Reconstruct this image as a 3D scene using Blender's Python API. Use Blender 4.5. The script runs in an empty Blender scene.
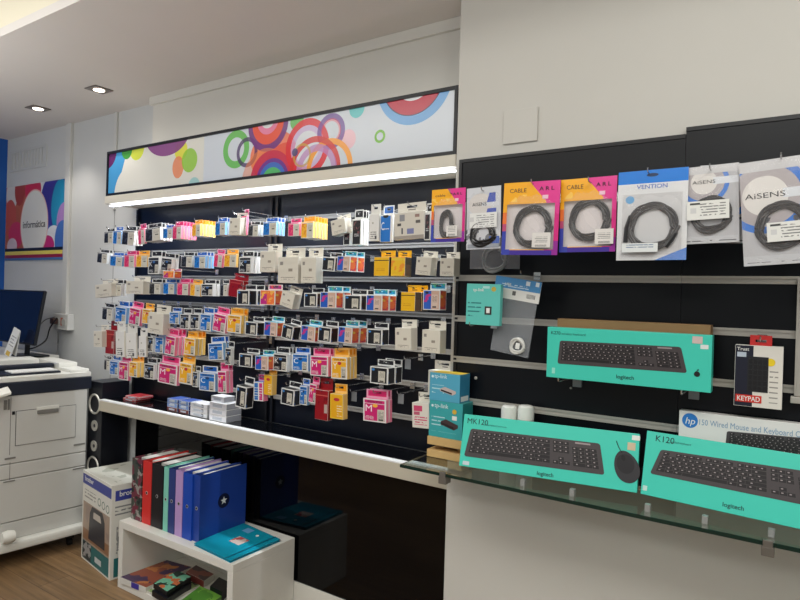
import bpy, bmesh, math, random
from mathutils import Vector, Matrix
random.seed(7)
PI = math.pi
S = bpy.context.scene
COL = S.collection

# ------------------------------------------------------------------ camera model (survey of the room)
F_PX, CX, CY, ROLL, CAM_H = 608.0, 400.0, 300.0, 0.0293, 1.545
def _unroll(u, v):
    a, b = u - CX, v - CY
    c, s = math.cos(ROLL), math.sin(ROLL)
    return (c*a + s*b, -s*a + c*b, F_PX)
PITCH = math.atan2(_unroll(-515, 271)[1], F_PX)
def _level(r):
    c, s = math.cos(PITCH), math.sin(PITCH)
    return (r[0], c*r[1] - s*r[2], s*r[1] + c*r[2])
_t = _level(_unroll(-515, 271))
ALPHA = math.atan2(-_t[0], _t[2])
FWD = Vector((-math.cos(ALPHA), math.sin(ALPHA), 0)); RGT = Vector((math.sin(ALPHA), math.cos(ALPHA), 0))
def ray(u, v):
    x, y, z = _level(_unroll(u, v))
    return RGT*x + FWD*z + Vector((0, 0, -y))
EYE = Vector((0, 0, CAM_H))
def onY(u, v, Y):
    d = ray(u, v); return EYE + d*(Y/d.y)
def onZ(u, v, Z):
    d = ray(u, v); return EYE + d*((Z - CAM_H)/d.z)
def onX(u, v, X):
    d = ray(u, v); return EYE + d*(X/d.x)

# ------------------------------------------------------------------ colours and materials
def lin(c):
    return tuple(((x/255)/12.92 if x/255 <= 0.04045 else ((x/255+0.055)/1.055)**2.4) for x in c[:3]) + (1.0,)
_mats = {}
def mat(name, col=(128,128,128), rough=0.5, metal=0.0, spec=0.5, emit=None, estr=0.0, alpha=1.0, trans=0.0, ior=1.45, coat=0.0, noise=0.0, nscale=20.0):
    if name in _mats: return _mats[name]
    m = bpy.data.materials.new(name); m.use_nodes = True
    nt = m.node_tree; b = nt.nodes['Principled BSDF']
    b.inputs['Base Color'].default_value = lin(col)
    b.inputs['Roughness'].default_value = rough
    b.inputs['Metallic'].default_value = metal
    b.inputs['Specular IOR Level'].default_value = spec
    b.inputs['IOR'].default_value = ior
    b.inputs['Alpha'].default_value = alpha
    b.inputs['Transmission Weight'].default_value = trans
    b.inputs['Coat Weight'].default_value = coat
    if emit:
        b.inputs['Emission Color'].default_value = lin(emit); b.inputs['Emission Strength'].default_value = estr
    if noise > 0:
        tc = nt.nodes.new('ShaderNodeTexCoord'); n = nt.nodes.new('ShaderNodeTexNoise')
        n.inputs['Scale'].default_value = nscale; n.inputs['Detail'].default_value = 4
        r = nt.nodes.new('ShaderNodeMapRange'); r.inputs['To Min'].default_value = 1-noise; r.inputs['To Max'].default_value = 1+noise
        mx = nt.nodes.new('ShaderNodeMix'); mx.data_type = 'RGBA'; mx.blend_type = 'MULTIPLY'; mx.inputs['Factor'].default_value = 1
        mx.inputs['A'].default_value = lin(col) if False else (0,0,0,1)
        mx.inputs[6].default_value = lin(col)
        nt.links.new(tc.outputs['Object'], n.inputs['Vector']); nt.links.new(n.outputs['Fac'], r.inputs['Value'])
        nt.links.new(r.outputs['Result'], mx.inputs[7]); nt.links.new(mx.outputs[2], b.inputs['Base Color'])
    _mats[name] = m
    return m

def paint(name, base, layers, rough=0.45, axes='xz', coat=0.0, emit=0.0, spec=0.5):
    """printed surface: shapes laid over a base colour in the object's own coordinates"""
    if name in _mats: return _mats[name]
    m = bpy.data.materials.new(name); m.use_nodes = True
    nt = m.node_tree; N = nt.nodes; L = nt.links; b = N['Principled BSDF']
    b.inputs['Roughness'].default_value = rough; b.inputs['Coat Weight'].default_value = coat; b.inputs['Specular IOR Level'].default_value = spec
    tc = N.new('ShaderNodeTexCoord'); sp = N.new('ShaderNodeSeparateXYZ'); L.new(tc.outputs['Object'], sp.inputs[0])
    A = sp.outputs['XYZ'.index(axes[0].upper())]; B = sp.outputs['XYZ'.index(axes[1].upper())]
    def mth(op, x, y=None):
        n = N.new('ShaderNodeMath'); n.operation = op
        for i, w in enumerate((x, y)):
            if w is None: continue
            if isinstance(w, (int, float)): n.inputs[i].default_value = w
            else: L.new(w, n.inputs[i])
        return n.outputs[0]
    rgb = N.new('ShaderNodeRGB'); rgb.outputs[0].default_value = lin(base); cur = rgb.outputs[0]
    for ly in layers:
        k = ly[0]; al = 1.0
        def inrect(cx, cz, w, h):
            a = mth('LESS_THAN', mth('ABSOLUTE', mth('SUBTRACT', A, cx)), w/2)
            c = mth('LESS_THAN', mth('ABSOLUTE', mth('SUBTRACT', B, cz)), h/2)
            return mth('MULTIPLY', a, c)
        if k == 'rect':
            _, cx, cz, w, h, col = ly[:6]; f = inrect(cx, cz, w, h); al = ly[6] if len(ly) > 6 else 1
        elif k == 'ell':
            _, cx, cz, rx, rz, col = ly[:6]; al = ly[6] if len(ly) > 6 else 1
            d = mth('ADD', mth('POWER', mth('ABSOLUTE', mth('DIVIDE', mth('SUBTRACT', A, cx), rx)), 2.0), mth('POWER', mth('ABSOLUTE', mth('DIVIDE', mth('SUBTRACT', B, cz), rz)), 2.0))
            f = mth('LESS_THAN', d, 1.0)
        elif k == 'ring':
            _, cx, cz, rx, rz, rin, col = ly[:7]; al = ly[7] if len(ly) > 7 else 1
            d = mth('ADD', mth('POWER', mth('ABSOLUTE', mth('DIVIDE', mth('SUBTRACT', A, cx), rx)), 2.0), mth('POWER', mth('ABSOLUTE', mth('DIVIDE', mth('SUBTRACT', B, cz), rz)), 2.0))
            f = mth('MULTIPLY', mth('LESS_THAN', d, 1.0), mth('GREATER_THAN', d, rin*rin))
        elif k in ('vbars', 'lines'):
            _, cx, cz, w, h, per, duty, col = ly[:8]
            src = A if k == 'vbars' else B
            f = mth('MULTIPLY', inrect(cx, cz, w, h), mth('LESS_THAN', mth('FRACT', mth('DIVIDE', src, per)), duty))
            if k == 'lines':   # ragged text lines broken by noise
                nz = N.new('ShaderNodeTexNoise'); nz.inputs['Scale'].default_value = 0.7/per
                L.new(tc.outputs['Object'], nz.inputs['Vector'])
                f = mth('MULTIPLY', f, mth('GREATER_THAN', nz.outputs['Fac'], 0.43))
        elif k == 'diag':      # half plane a*x + b*z > c inside a rect
            _, cx, cz, w, h, ca, cb, cc, col = ly[:9]
            s = mth('ADD', mth('MULTIPLY', A, ca), mth('MULTIPLY', B, cb))
            f = mth('MULTIPLY', inrect(cx, cz, w, h), mth('GREATER_THAN', s, cc))
        elif k == 'noise':
            _, cx, cz, w, h, sc, th, col = ly[:8]
            nz = N.new('ShaderNodeTexNoise'); nz.inputs['Scale'].default_value = sc
            mp = N.new('ShaderNodeMapping'); mp.inputs['Location'].default_value = (ly[8] if len(ly) > 8 else 0, 0, 0)
            L.new(tc.outputs['Object'], mp.inputs['Vector']); L.new(mp.outputs[0], nz.inputs['Vector'])
            f = mth('MULTIPLY', inrect(cx, cz, w, h), mth('GREATER_THAN', nz.outputs['Fac'], th))
        if al < 1: f = mth('MULTIPLY', f, al)
        mx = N.new('ShaderNodeMix'); mx.data_type = 'RGBA'
        L.new(f, mx.inputs[0]); L.new(cur, mx.inputs[6]); mx.inputs[7].default_value = lin(col); cur = mx.outputs[2]
    L.new(cur, b.inputs['Base Color'])
    if emit > 0:
        L.new(cur, b.inputs['Emission Color']); b.inputs['Emission Strength'].default_value = emit
    _mats[name] = m
    return m

# ------------------------------------------------------------------ mesh building
class MB:
    def __init__(s): s.v = []; s.f = []; s.m = []
    def quad(s, a, b, c, d, m=0):
        n = len(s.v); s.v += [tuple(a), tuple(b), tuple(c), tuple(d)]; s.f.append((n, n+1, n+2, n+3)); s.m.append(m)
    def poly(s, pts, m=0):
        n = len(s.v); s.v += [tuple(p) for p in pts]; s.f.append(tuple(range(n, n+len(pts)))); s.m.append(m)
    def box(s, x0, x1, y0, y1, z0, z1, m=0, front=None, back=None, left=None, right=None, top=None, bottom=None):
        n = len(s.v)
        s.v += [(x0,y0,z0),(x1,y0,z0),(x1,y1,z0),(x0,y1,z0),(x0,y0,z1),(x1,y0,z1),(x1,y1,z1),(x0,y1,z1)]
        for idx, mm in (((0,1,5,4),front),((2,3,7,6),back),((3,0,4,7),left),((1,2,6,5),right),((4,5,6,7),top),((3,2,1,0),bottom)):
            s.f.append(tuple(n+i for i in idx)); s.m.append(m if mm is None else mm)
    def hexa(s, p, m=0, front=None, top=None, left=None, right=None):   # eight corners, order as box()
        n = len(s.v); s.v += [tuple(q) for q in p]
        for idx, mm in (((0,1,5,4),front),((2,3,7,6),None),((3,0,4,7),left),((1,2,6,5),right),((4,5,6,7),top),((3,2,1,0),None)):
            s.f.append(tuple(n+i for i in idx)); s.m.append(m if mm is None else mm)
    def plate_hole(s, x0, x1, z0, z1, a0, a1, c0, c1, y0, y1, m=0):     # plate in XZ with a rectangular opening
        n = len(s.v)
        for y in (y0, y1):
            s.v += [(x0,y,z0),(x1,y,z0),(x1,y,z1),(x0,y,z1),(a0,y,c0),(a1,y,c0),(a1,y,c1),(a0,y,c1)]
        for i in range(4):
            j = (i+1) % 4
            s.f += [(n+i, n+j, n+4+j, n+4+i), (n+8+j, n+8+i, n+12+i, n+12+j), (n+j, n+i, n+8+i, n+8+j), (n+4+i, n+4+j, n+12+j, n+12+i)]
            s.m += [m]*4
    def tube(s, pts, r, seg=8, m=0, closed=False):
        pts = [Vector(p) for p in pts]; n0 = len(s.v); N = len(pts)
        up = Vector((0,0,1))
        for i, p in enumerate(pts):
            if closed: t = pts[(i+1) % N] - pts[i-1]
            else: t = pts[min(i+1, N-1)] - pts[max(i-1, 0)]
            t.normalize()
            a = t.cross(up)
            if a.length < 1e-3: a = t.cross(Vector((1,0,0)))
            a.normalize(); b = a.cross(t)
            rr = r[i] if isinstance(r, (list, tuple)) else r
            for k in range(seg):
                th = 2*PI*k/seg; q = p + a*math.cos(th)*rr + b*math.sin(th)*rr
                s.v.append(tuple(q))
        for i in range(N if closed else N-1):
            for k in range(seg):
                i2 = (i+1) % N; k2 = (k+1) % seg
                s.f.append((n0+i*seg+k, n0+i*seg+k2, n0+i2*seg+k2, n0+i2*seg+k)); s.m.append(m)
        if not closed:
            s.f.append(tuple(n0+k for k in range(seg))[::-1]); s.m.append(m)
            s.f.append(tuple(n0+(N-1)*seg+k for k in range(seg))); s.m.append(m)
    def lathe(s, prof, c=(0,0,0), axis='z', seg=24, m=0, caps=False):
        n0 = len(s.v); N = len(prof)
        for r, h in prof:
            for k in range(seg):
                th = 2*PI*k/seg; a, b = r*math.cos(th), r*math.sin(th)
                if axis == 'z': q = (c[0]+a, c[1]+b, c[2]+h)
                elif axis == 'y': q = (c[0]+a, c[1]+h, c[2]+b)
                else: q = (c[0]+h, c[1]+a, c[2]+b)
                s.v.append(q)
        for i in range(N-1):
            for k in range(seg):
                k2 = (k+1) % seg
                s.f.append((n0+i*seg+k, n0+i*seg+k2, n0+(i+1)*seg+k2, n0+(i+1)*seg+k)); s.m.append(m)
        if caps and prof[0][0] > 1e-5: s.f.append(tuple(n0+k for k in range(seg))); s.m.append(m)
        if caps and prof[-1][0] > 1e-5: s.f.append(tuple(n0+(N-1)*seg+k for k in range(seg))[::-1]); s.m.append(m)
    def build(s, name, mats, parent=None, bevel=0.0, seg=2, smooth=False, loc=None):
        if not isinstance(mats, (list, tuple)): mats = [mats]
        me = bpy.data.meshes.new(name); me.from_pydata(s.v, [], s.f)
        for mm in mats: me.materials.append(mm)
        for p, k in zip(me.polygons, s.m): p.material_index = min(k, len(mats)-1)
        bm = bmesh.new(); bm.from_mesh(me)
        bmesh.ops.remove_doubles(bm, verts=bm.verts, dist=1e-6)
        bmesh.ops.recalc_face_normals(bm, faces=bm.faces) if len(s.f) > 1 else None
        if bevel > 0:
            es = [e for e in bm.edges if len(e.link_faces) == 2 and e.calc_face_angle(0) > 0.6]
            bmesh.ops.bevel(bm, geom=es, offset=bevel, segments=seg, affect='EDGES', profile=0.6, clamp_overlap=True)
        bm.to_mesh(me); bm.free()
        if smooth:
            for p in me.polygons: p.use_smooth = True
            try: me.set_sharp_from_angle(angle=math.radians(40))
            except Exception: pass
        o = bpy.data.objects.new(name, me); COL.objects.link(o)
        if parent: o.parent = parent
        if loc: o.location = loc
        return o

def tag(o, label, cat, group=None, kind=None):
    o['label'] = label; o['category'] = cat
    if group: o['group'] = group
    if kind: o['kind'] = kind
    return o
def thing(name, label, cat, loc=(0,0,0), rot=(0,0,0), group=None):
    o = bpy.data.objects.new(name, None); COL.objects.link(o); o.empty_display_size = 0.05
    o.location = loc; o.rotation_euler = rot
    return tag(o, label, cat, group)
def struct(name, mb, mats, parent=None, **k):
    o = mb.build(name, mats, parent, **k)
    if not parent: o['kind'] = 'structure'
    return o
def copy_part(src, parent):
    c = src.copy(); COL.objects.link(c); c.parent = parent
    return c
_textcache = {}
def text(name, body, parent, m, x, z, h=None, w=None, y=-0.0006, align='CENTER', rot=None, loc=None, shear=0.0, bold=0.0, ext=0.0002):
    """lettering in the XZ plane facing -Y; h = cap height, w = total width"""
    key = (body, shear, bold, ext, align)
    if key not in _textcache:
        cu = bpy.data.curves.new(name, 'FONT'); cu.body = body; cu.extrude = ext; cu.align_x = align; cu.shear = shear; cu.offset = bold
        cu.resolution_u = 3
        to = bpy.data.objects.new(name, cu); COL.objects.link(to)
        dg = bpy.context.evaluated_depsgraph_get()
        me = bpy.data.meshes.new_from_object(to.evaluated_get(dg))
        bpy.data.objects.remove(to); bpy.data.curves.remove(cu)
        _textcache[key] = [tuple(v.co) for v in me.vertices], [tuple(p.vertices) for p in me.polygons]
        bpy.data.meshes.remove(me)
    vs, fs = _textcache[key]
    xs = [v[0] for v in vs]; W = max(xs)-min(xs); H0 = 0.69
    sx = sz = 1.0
    if h: sz = h/H0; sx = sz
    if w: sx = w/W
    if w and not h: sz = sx
    me = bpy.data.meshes.new(name); me.from_pydata([(v[0]*sx, -v[2], v[1]*sz) for v in vs], [], fs)
    me.materials.append(m)
    o = bpy.data.objects.new(name, me); COL.objects.link(o); o.parent = parent
    o.location = loc if loc else (x, y, z)
    if rot: o.rotation_euler = rot
    return o

# ------------------------------------------------------------------ shared materials
M_wall = mat('wall_paint', (206,203,196), 0.7, noise=0.02, nscale=6)
M_wall_low = M_wall
M_wallb = mat('back_wall_paint', (196,197,196), 0.7, noise=0.02, nscale=5)
M_ceil = mat('ceiling_paint', (212,206,201), 0.8, noise=0.02, nscale=3)
M_white = mat('white_laminate', (226,224,216), 0.35, noise=0.01)
M_cream = mat('cream_fascia', (214,208,194), 0.5)
M_blackgl = mat('black_gloss_panel', (5,5,7), 0.05, spec=0.32)
M_blackm = mat('black_slat_laminate', (10,12,18), 0.32, spec=0.3)
M_shelftop = mat('black_gloss_shelf_top', (8,9,12), 0.12)
M_alu = mat('aluminium_rail', (186,182,174), 0.42, metal=0.25)
M_chrome = mat('chrome_wire', (190,190,190), 0.2, metal=0.9)
M_frame = mat('black_frame', (18,18,22), 0.4)
M_glass = mat('shelf_glass', (225,240,234), 0.02, trans=1.0, ior=1.45)
M_glassedge = mat('glass_edge_green', (14,42,36), 0.1)
M_clear = mat('clear_plastic', (235,238,240), 0.08, alpha=0.16)
M_clip = mat('clear_price_holder', (190,195,200), 0.15, alpha=0.45)
M_kblack = mat('print_black', (20,20,22), 0.5)
M_pwhite = mat('print_white', (235,235,232), 0.5)

# ================================================================== SETTING
YW = 2.25; YC = 2.02; XC = -1.106; ZC = 2.69; XL = -5.22
m = bpy.data.materials.new('wood_floor'); m.use_nodes = True
nt = m.node_tree; N = nt.nodes; L = nt.links; b = N['Principled BSDF']; b.inputs['Roughness'].default_value = 0.42
tc = N.new('ShaderNodeTexCoord'); br = N.new('ShaderNodeTexBrick')
br.inputs['Color1'].default_value = lin((146,116,82)); br.inputs['Color2'].default_value = lin((124,97,66)); br.inputs['Mortar'].default_value = lin((74,56,44))
br.inputs['Scale'].default_value = 1; br.inputs['Brick Width'].default_value = 1.3; br.inputs['Row Height'].default_value = 0.16; br.inputs['Mortar Size'].default_value = 0.0015
L.new(tc.outputs['Object'], br.inputs['Vector'])
mp = N.new('ShaderNodeMapping'); mp.inputs['Scale'].default_value = (1.6, 30, 1); L.new(tc.outputs['Object'], mp.inputs['Vector'])
nz = N.new('ShaderNodeTexNoise'); nz.inputs['Scale'].default_value = 1.5; nz.inputs['Detail'].default_value = 6; L.new(mp.outputs[0], nz.inputs['Vector'])
mr = N.new('ShaderNodeMapRange'); mr.inputs['From Min'].default_value = 0.3; mr.inputs['From Max'].default_value = 0.7; mr.inputs['To Min'].default_value = 0.66; mr.inputs['To Max'].default_value = 1.2
L.new(nz.outputs['Fac'], mr.inputs['Value'])
mx = N.new('ShaderNodeMix'); mx.data_type = 'RGBA'; mx.blend_type = 'MULTIPLY'; mx.inputs[0].default_value = 1
L.new(br.outputs['Color'], mx.inputs[6]); L.new(mr.outputs[0], mx.inputs[7]); L.new(mx.outputs[2], b.inputs['Base Color'])
M_floor = m
q = MB(); q.box(-6.0, 2.5, -3.5, 2.6, -0.1, 0); struct('floor', q, M_floor)
q = MB(); q.box(XL-0.1, XC+0.05, YW, YW+0.12, 0, ZC+0.4); struct('wall_back', q, M_wallb)
q = MB(); q.box(XC, 2.5, YC, YW+0.12, 0, ZC+0.4); struct('wall_right', q, M_wall, bevel=0.004)
M_blue = mat('blue_wall_paint', (24,86,168), 0.5)
q = MB(); q.box(XL-0.12, XL, -3.5, YW, 0, ZC+0.4); struct('wall_left', q, M_blue)
M_cove = mat('lit_cove_paint', (222,214,192), 0.7)  # cream brightness of the lit recess put into this face's colour
YE = 1.295
q = MB()
q.box(-6.0, 2.5, YE, YW+0.1, ZC, ZC+0.04, 0); struct('ceiling', q, M_ceil)
q = MB(); q.box(-6.0, 2.5, -3.5, YE, ZC+0.24, ZC+0.28); struct('ceiling_upper', q, M_ceil)
q = MB(); q.box(-6.0, 2.5, YE, YE+0.02, ZC+0.04, ZC+0.28); struct('trim_1', q, M_cove)
# bulkhead above the sign with its cornice
q = MB(); q.box(-3.245, XC, 2.18, YW, 2.2, ZC); bk = struct('trim_2', q, M_wall)
q = MB(); q.box(-3.262, XC, 2.163, 2.2, 2.642, ZC); struct('trim_3', q, M_wall, bevel=0.003)
# black gloss lower panel and white plinth
q = MB(); q.box(-3.43, XC, YW-0.004, YW, 0.125, 0.822); struct('trim_4', q, M_blackgl)
q = MB(); q.box(-3.43, XC, YW-0.014, YW, 0.0, 0.125); struct('baseboard_back', q, M_white, bevel=0.002)
# cable trunking on the back wall
M_trunk = mat('white_trunking', (198,198,195), 0.6)
q = MB(); q.box(-4.315, -4.255, YW-0.022, YW, 1.30, ZC); struct('trim_5', q, M_trunk, bevel=0.003)
q = MB(); q.box(-3.745, -3.715, YW-0.014, YW, 2.06, ZC); struct('trim_6', q, M_trunk, bevel=0.002)
q = MB(); q.box(-3.732, -3.728, YW-0.001, YW, 0.0, 2.06); struct('trim_8', q, mat('wall_seam', (110,110,110), 0.8))
# faint old vent cover high on the back wall
q = MB()
a = onY(11, 152, YW); c2 = onY(47, 162, YW)
q.plate_hole(a.x, c2.x, c2.z-0.03, a.z, a.x+0.02, c2.x-0.02, c2.z-0.01, a.z-0.02, YW-0.006, YW)
for i in range(12):
    xx = a.x+0.03+(c2.x-a.x-0.06)*i/11; q.box(xx-0.008, xx+0.008, YW-0.005, YW-0.001, c2.z-0.02, a.z-0.01)
struct('trim_7', q, mat('vent_paint', (192,193,192), 0.7))

# ================================================================== SIGN
SX0, SX1, SZ0, SZ1, SY = -3.463, -1.113, 2.096, 2.358, 2.03
sign = thing('lightbox_sign', 'long framed sign of colourful overlapping rings above the ink wall', 'sign', (SX0, SY, 2.05))
def sp(u, v):
    p = onY(u, v, SY); return p.x-SX0, p.z-2.05
def spr(u, v, ry):   # vertical pixel radius to metres
    return abs(onY(u, v-ry, SY).z - onY(u, v+ry, SY).z)/2
lay = []
def sring(u, v, ry, rin, col, al=1.0, asp=1.0):
    x, z = sp(u, v); r = spr(u, v, ry); lay.append(('ring', x, z, r*asp, r, rin, col, al))
def sell(u, v, ry, col, al=1.0, asp=1.0):
    x, z = sp(u, v); r = spr(u, v, ry); lay.append(('ell', x, z, r*asp, r, col, al))
xj = sp(203, 150)[0]
lay.append(('rect', xj+0.9, 0.15, 1.8, 0.4, (208,214,222)))
# left panel
xs = sp(108, 175)[0]
lay.append(('diag', xs+0.03, 0.15, 0.34, 0.4, -1.0, 0.42, -(xs+0.16)+0.42*0.25, (74,152,205)))
lay.append(('ell', xs+0.23, 0.04, 0.17, 0.17, (222,220,210)))
sell(136, 148, 12, (205,214,70)); sell(126, 150, 9, (70,150,60)); sell(106, 152, 17, (96,40,92))
sell(180, 150, 10, (225,220,80)); x, z = sp(166, 140)
lay.append(('ell', x, z+0.03, 0.19, 0.115, (140,70,135), 0.95)); lay.append(('ell', x-0.10, z+0.075, 0.10, 0.09, (222,220,210)))
sell(177, 167, 11, (232,140,90), 0.9, 0.8); sell(188.5, 160, 12, (150,200,60), 0.92); sell(193, 186, 9, (150,205,205), 0.8)
# right panel
sell(272, 155, 25, (240,110,50), 0.85, 1.3); sell(285, 168, 26, (225,70,45), 0.8, 1.2)
sring(235, 149, 19, 0.62, (96,185,70), 0.9); sring(246, 152, 15, 0.72, (70,35,95), 0.85)
sell(267, 123, 28, (110,45,125), 0.95); sell(267, 122, 22, (230,85,60)); sell(267, 119, 15, (230,130,165)); sell(267, 118, 10, (225,225,225))
sell(264, 182, 34, (230,130,60), 0.55); sell(270, 180, 30, (200,35,75), 0.92); sell(271, 181, 23, (110,55,140)); sell(271, 181, 19, (70,110,190)); sell(271, 182, 15, (90,185,110)); sell(271, 183, 9, (225,228,225))
sell(296, 121, 9, (96,180,70), 0.9)
sell(307, 148, 18, (218,220,226)); sring(306, 147, 29, 0.76, (220,30,45), 0.95); sring(306, 147, 22, 0.75, (205,170,215), 0.7)
sell(347, 139, 10, (245,180,190), 0.7)
sring(330, 131, 18, 0.66, (110,60,150), 0.88); sring(330, 131, 13, 0.78, (225,50,70), 0.5)
sring(328, 168, 30, 0.80, (245,160,40), 0.95); sring(313, 170, 34, 0.82, (210,40,30), 0.92); sring(315, 171, 27, 0.74, (190,130,190), 0.75)
sring(301, 155, 12, 0.8, (200,160,50), 0.7); sell(294, 152, 4, (40,60,120), 0.85)
sell(356, 108, 9.5, (90,195,195), 0.95); sring(379, 136, 6.6, 0.6, (120,185,60))
sell(413, 79, 45, (112,168,220)); sell(412, 78, 37, (60,35,70)); sell(412, 78, 36, (190,30,60)); sell(413, 76, 24, (226,228,232))
M_art = paint('sign_artwork', (222,220,210), lay, rough=0.25)
q = MB(); q.box(0.014, SX1-SX0-0.014, 0.006, 0.02, 0.06, SZ1-2.05-0.014); q.build('artwork_panel', M_art, sign)
q = MB(); q.plate_hole(0, SX1-SX0, SZ0-2.05, SZ1-2.05, 0.014, SX1-SX0-0.014, SZ0-2.05+0.014, SZ1-2.05-0.014, 0, 0.03); q.build('frame', M_frame, sign)
q = MB(); q.box(0.002, SX1-SX0-0.002, 0.031, 0.148, SZ0-2.05+0.001, SZ1-2.05-0.002); q.build('sign_case', M_white, sign)
q = MB(); q.box(-0.01, SX1-SX0, -0.002, 0.204, 0.0, SZ0-2.05); q.build('light_pelmet', M_cream, sign, bevel=0.003)
M_led = mat('led_strip_glow', (255,255,255), 0.5, emit=(232,240,255), estr=4.0)
q = MB(); q.box(0.03, 1.30, 0.006, 0.030, -0.015, -0.009); q.build('led_strip', M_led, sign)
q = MB(); q.box(1.31, SX1-SX0-0.01, 0.006, 0.030, -0.015, -0.009); q.build('led_strip', M_led, sign)

# ================================================================== SLAT BOARDS
YB = 2.234
SLATS = [1.025+0.15*i for i in range(7)]
alcove = thing('slatwall_board', 'black slat board behind all the hanging ink packs', 'display board', (-3.45, YB, 0.89))
q = MB()
zs = [0.892] + SLATS + [2.049]
q.box(0, 2.34, 0, 0.012, 0.002, 1.16); q.build('back_sheet', mat('navy_slat_laminate', (10,13,22), 0.30, spec=0.42), alcove)
for z in SLATS:
    q = MB(); q.box(0.0, 2.34, -0.006, -0.0002, z-0.89-0.011, z-0.89-0.004); q.box(0.0, 2.34, -0.006, -0.0002, z-0.89+0.004, z-0.89+0.011)
    q.box(0.0, 2.34, -0.0025, -0.0002, z-0.89-0.004, z-0.89+0.004)
    q.build('slat_rail', M_alu if z < 1.4 else mat('shaded_rail', (118,118,118), 0.5, metal=0.2), alcove)  # upper rails: same aluminium, alcove shade put into a darker grey
for x in (-2.285, -2.245):
    q = MB(); q.box(x+3.45-0.008, x+3.45+0.008, -0.012, -0.0062, 0.002, 1.15); q.build('upright_strip', M_frame, alcove)
q = MB(); q.box(0, 0.016, -0.012, -0.0062, 0.002, 1.15); q.build('upright_strip', M_frame, alcove)

def slatboard(x0, x1, ztop, label, y=2.0):
    t = thing('slatwall_board', label, 'display board', (x0, y, 0.98), group=None)
    q = MB(); q.box(0, x1-x0, 0, 0.019, 0, ztop-0.98); q.build('back_sheet', M_blackm, t)
    q = MB(); q.box(0, x1-x0, -0.004, 0.019, ztop-0.98, ztop-0.98+0.012); q.build('top_edging', M_frame, t)
    q = MB(); q.box(0, 0.012, -0.004, -0.0002, 0, ztop-0.98); q.build('side_edging', M_frame, t) if x0 < -1 else None
    for z in SLATS[1:5]:
        q = MB(); q.box(0.0, x1-x0, -0.006, -0.0002, z-0.98-0.011, z-0.98-0.004); q.box(0.0, x1-x0, -0.006, -0.0002, z-0.98+0.004, z-0.98+0.011)
        q.box(0.0, x1-x0, -0.0025, -0.0002, z-0.98-0.004, z-0.98+0.004)
        q.build('slat_rail', M_alu, t)
    return t
slatboard(-1.08, -0.31, 2.052, 'black slat board on the grey wall behind the pink cable bags')
slatboard(-0.309, 0.75, 2.072, 'taller black slat board at right edge behind the keypad pack')

# blank plate on the wall
wp = thing('blank_wall_plate', 'blank white square cover plate screwed to the wall above the bags', 'wall plate', (-0.85, YC-0.001, 2.105))
q = MB(); q.box(-0.064, 0.064, -0.008, 0, 0, 0.118); q.build('plate', M_wall, wp, bevel=0.002)
for sx in (-1, 1):
    for sz in (0.014, 0.104):
        q = MB(); q.lathe([(0.004, 0.0), (0.004, 0.0015), (0.0, 0.002)], (sx*0.05, -0.0081, sz), 'y', 10)
        o = q.build('screw', M_alu, wp); 
# screw fixings on the boards
def bolt(u, v, Y, lab, r=0.007):
    p = onY(u, v, Y); q = MB(); q.lathe([(r, 0), (r, -0.003), (r*0.6, -0.005)], (0,0,0), 'y', 12, caps=True)
    o = q.build('screw_cap', M_alu, loc=(p.x, Y-0.0002, p.z)); tag(o, lab, 'screw')
bolt(476, 378, 2.0, 'round silver screw cap on the black board above the glass shelf', 0.006)
bolt(571, 388, 2.0, 'small silver screw cap on black board below the upper keyboard box', 0.004)

# ================================================================== WHITE SHELF WITH BLACK TOP
sh = thing('display_shelf', 'long white wall shelf with glossy black top under the ink packs', 'shelf', (-3.472, 2.03, 0.822))
q = MB(); q.box(0, 2.364, 0, 0.203, 0, 0.060); q.build('shelf_board', mat('shelf_front_cream', (196,189,172), 0.5), sh, bevel=0.002)
q = MB(); q.box(0, 2.364, 0, 0.034, 0.0602, 0.067); q.build('front_lip', mat('white_lip', (235,235,235), 0.3), sh, bevel=0.001)
q = MB(); q.box(0, 2.364, 0.035, 0.203, 0.0602, 0.066); q.build('black_top', M_shelftop, sh)
ZS = 0.889

# ================================================================== PACKS
Kb = (24,24,28); Cr = (205,200,186); Wh = (228,228,226)
PW, PH = 0.08, 0.09
def flat_front(name, col, col2):   # one colour field with a cream data label
    return paint(name, Wh, [
        ('rect', 0, 0.045, 0.070, 0.080, col), ('rect', 0, 0.0715, 0.074, 0.002, Wh), ('lines', 0, 0.079, 0.05, 0.008, 0.004, 0.5, Kb),
        ('ell', 0.002, 0.064, 0.009, 0.007, col2), ('rect', 0.022, 0.027, 0.024, 0.046, Cr), ('lines', 0.022, 0.03, 0.019, 0.03, 0.005, 0.4, (110,105,100)), ('rect', 0.022, 0.010, 0.016, 0.006, (60,58,56)),
        ('lines', -0.018, 0.016, 0.03, 0.014, 0.005, 0.4, Wh)], 0.4)
def half_front(name, col, dark):   # picture half and cream label half
    return paint(name, Wh, [
        ('rect', -0.019, 0.042, 0.036, 0.08, col), ('noise', -0.019, 0.042, 0.036, 0.08, 55, 0.55, dark), ('rect', 0.020, 0.042, 0.036, 0.08, Cr),
        ('rect', 0.022, 0.042, 0.016, 0.008, (90,86,80)), ('lines', 0.02, 0.06, 0.028, 0.02, 0.006, 0.4, (150,140,130)), ('rect', 0, 0.087, 0.08, 0.006, col)], 0.4)
def body_mats(front, side, top): return [mat('carton_white', (226,224,218), 0.45), front, side, top]
M_cardw = mat('carton_white', (226,224,218), 0.45)
def plain(n, c, r=0.45): return mat(n, c, r)
hpside_k = paint('side_black', Wh, [('rect', 0.0235, 0.045, 0.040, 0.082, Kb), ('noise', 0.0235, 0.045, 0.04, 0.082, 40, 0.6, (50,90,150))], 0.4, 'yz')
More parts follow.
